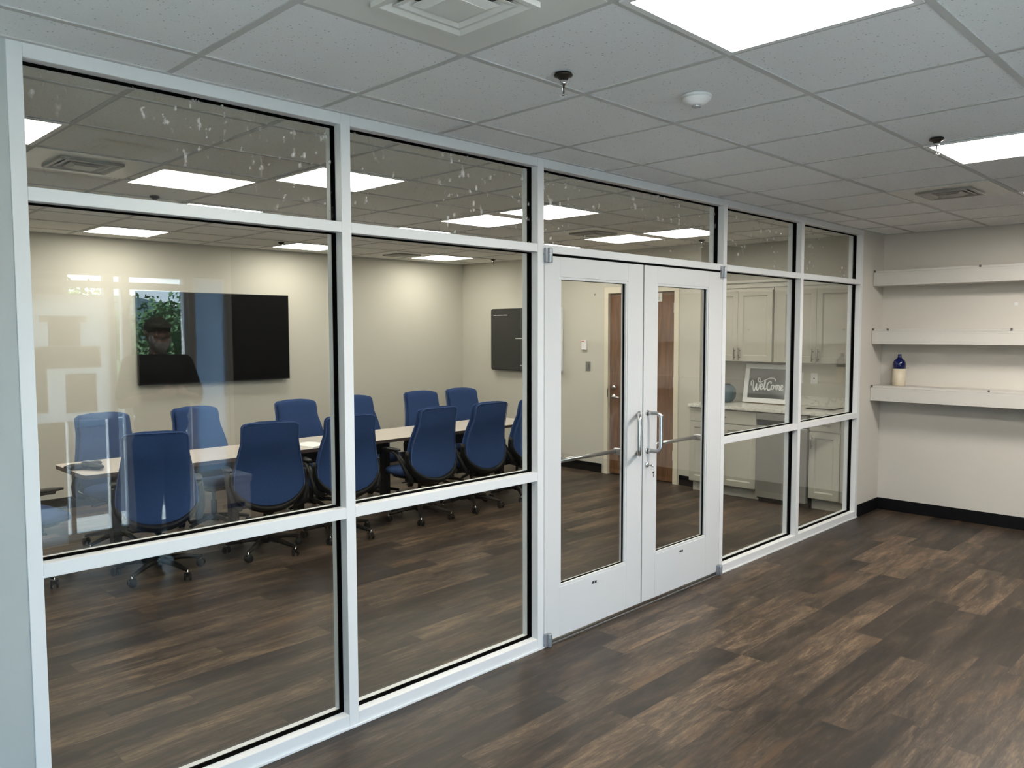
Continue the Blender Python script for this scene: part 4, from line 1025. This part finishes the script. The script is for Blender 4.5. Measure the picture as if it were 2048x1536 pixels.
def eye(b):
    for s_ in (-1, 1): b.ell((s_ * 0.031, 0.0785, 1.722), (0.013, 0.010, 0.007), WHITE, 12, 8); b.ell((s_ * 0.031, 0.086, 1.722), (0.0055, 0.004, 0.0055), GASK, 10, 6)
part('eyes', mn, eye)
part('mouth', mn, lambda b: b.ell((0, 0.0925, 1.660), (0.022, 0.006, 0.0055), mat('lips', (0.30, 0.12, 0.10), 0.5), 14, 8))
def beard(b):
    b.ell((0, 0.045, 1.628), (0.058, 0.052, 0.050), BEARD); b.ell((0, 0.062, 1.600), (0.036, 0.036, 0.042), BEARD); b.ell((0, 0.088, 1.675), (0.032, 0.012, 0.008), BEARD, 14, 8)
    for s_ in (-1, 1): b.ell((s_ * 0.058, 0.028, 1.660), (0.022, 0.045, 0.042), BEARD, 14, 10)
bb = part('beard', mn, beard); remesh(bb, 0.005, 2)
def hair(b):
    b.ell((0, -0.030, 1.722), (0.081, 0.072, 0.070), BEARD)
hr = part('hair', mn, hair)
def capm(b):
    vs = []; nu, nv = 28, 10
    b.ell((0, -0.004, 1.752), (0.088, 0.105, 0.078), CAPM, 28, 14)
    P = [(0.082 * math.sin(t), 0.070 + 0.088 * math.cos(t)) for t in [(-1 + 2 * k / 16) * PI / 2 * 0.98 for k in range(17)]]
    pts = P + [(x, y - 0.02) for x, y in [(0.06, 0.07), (-0.06, 0.07)]]
    b.prism([(x, y) for x, y in pts], 1.752, 1.758, CAPM, Matrix.Translation((0, 0, 0.10)) @ Matrix.Rotation(-0.055, 4, 'X') if False else None)
    b.lathe([(0.008, 1.826), (0.008, 1.832)], (0, -0.004, 0), CAPM, 10)
part('cap', mn, capm)
def shirt(b):
    b.ell((0, 0.0, 1.42), (0.185, 0.120, 0.135), SHIRT); b.ell((0, 0.03, 1.20), (0.195, 0.155, 0.20), SHIRT); b.ell((0, 0.015, 1.06), (0.190, 0.145, 0.14), SHIRT)
    cap_(b, (-0.13, -0.01, 1.505), (0.13, -0.01, 1.505), 0.055, 0.055, SHIRT); b.ell((0, -0.01, 1.54), (0.085, 0.075, 0.035), SHIRT)
    for s_ in (-1, 1):
        e = Vector(SH[s_]).lerp(Vector(EL[s_]), 0.80); cap_(b, SH[s_], e, 0.068, 0.064, SHIRT)
sh = part('t_shirt', mn, shirt); remesh(sh, 0.008, 6)
def jeans(b):
    b.ell((0, 0.0, 0.97), (0.182, 0.135, 0.13), JEAN)
    for s_ in (-1, 1):
        cap_(b, (s_ * 0.092, 0, 0.92), (s_ * 0.10, 0.012, 0.50), 0.108, 0.092, JEAN); cap_(b, (s_ * 0.10, 0.012, 0.50), (s_ * 0.105, -0.012, 0.12), 0.090, 0.074, JEAN)
jn = part('jeans', mn, jeans); remesh(jn, 0.009, 6)
for s_ in (-1, 1):
    def shoe(b):
        b.ell((s_ * 0.112, 0.02, 0.052), (0.046, 0.085, 0.048), SHOE, 18, 10); b.ell((s_ * 0.122, 0.11, 0.040), (0.048, 0.085, 0.038), SHOE, 18, 10)
        b.box(s_ * 0.116 - 0.046, s_ * 0.116 + 0.046, -0.06, 0.18, 0.0, 0.022, SHOE)
    part('shoe', mn, shoe)
hp = thing('mobile_phone', 'dark mobile phone held in both hands by the man', 'phone', (1.595, -2.86 + 0.287, 1.31))
part('phone_case', hp, lambda b: b.box(-0.042, 0.042, -0.004, 0.004, -0.028, 0.075, BLKP, Matrix.Rotation(0.0, 4, 'X')), 0.003)
part('phone_screen', hp, lambda b: b.box(-0.038, 0.038, -0.0050, -0.0040, -0.024, 0.071, TVM))
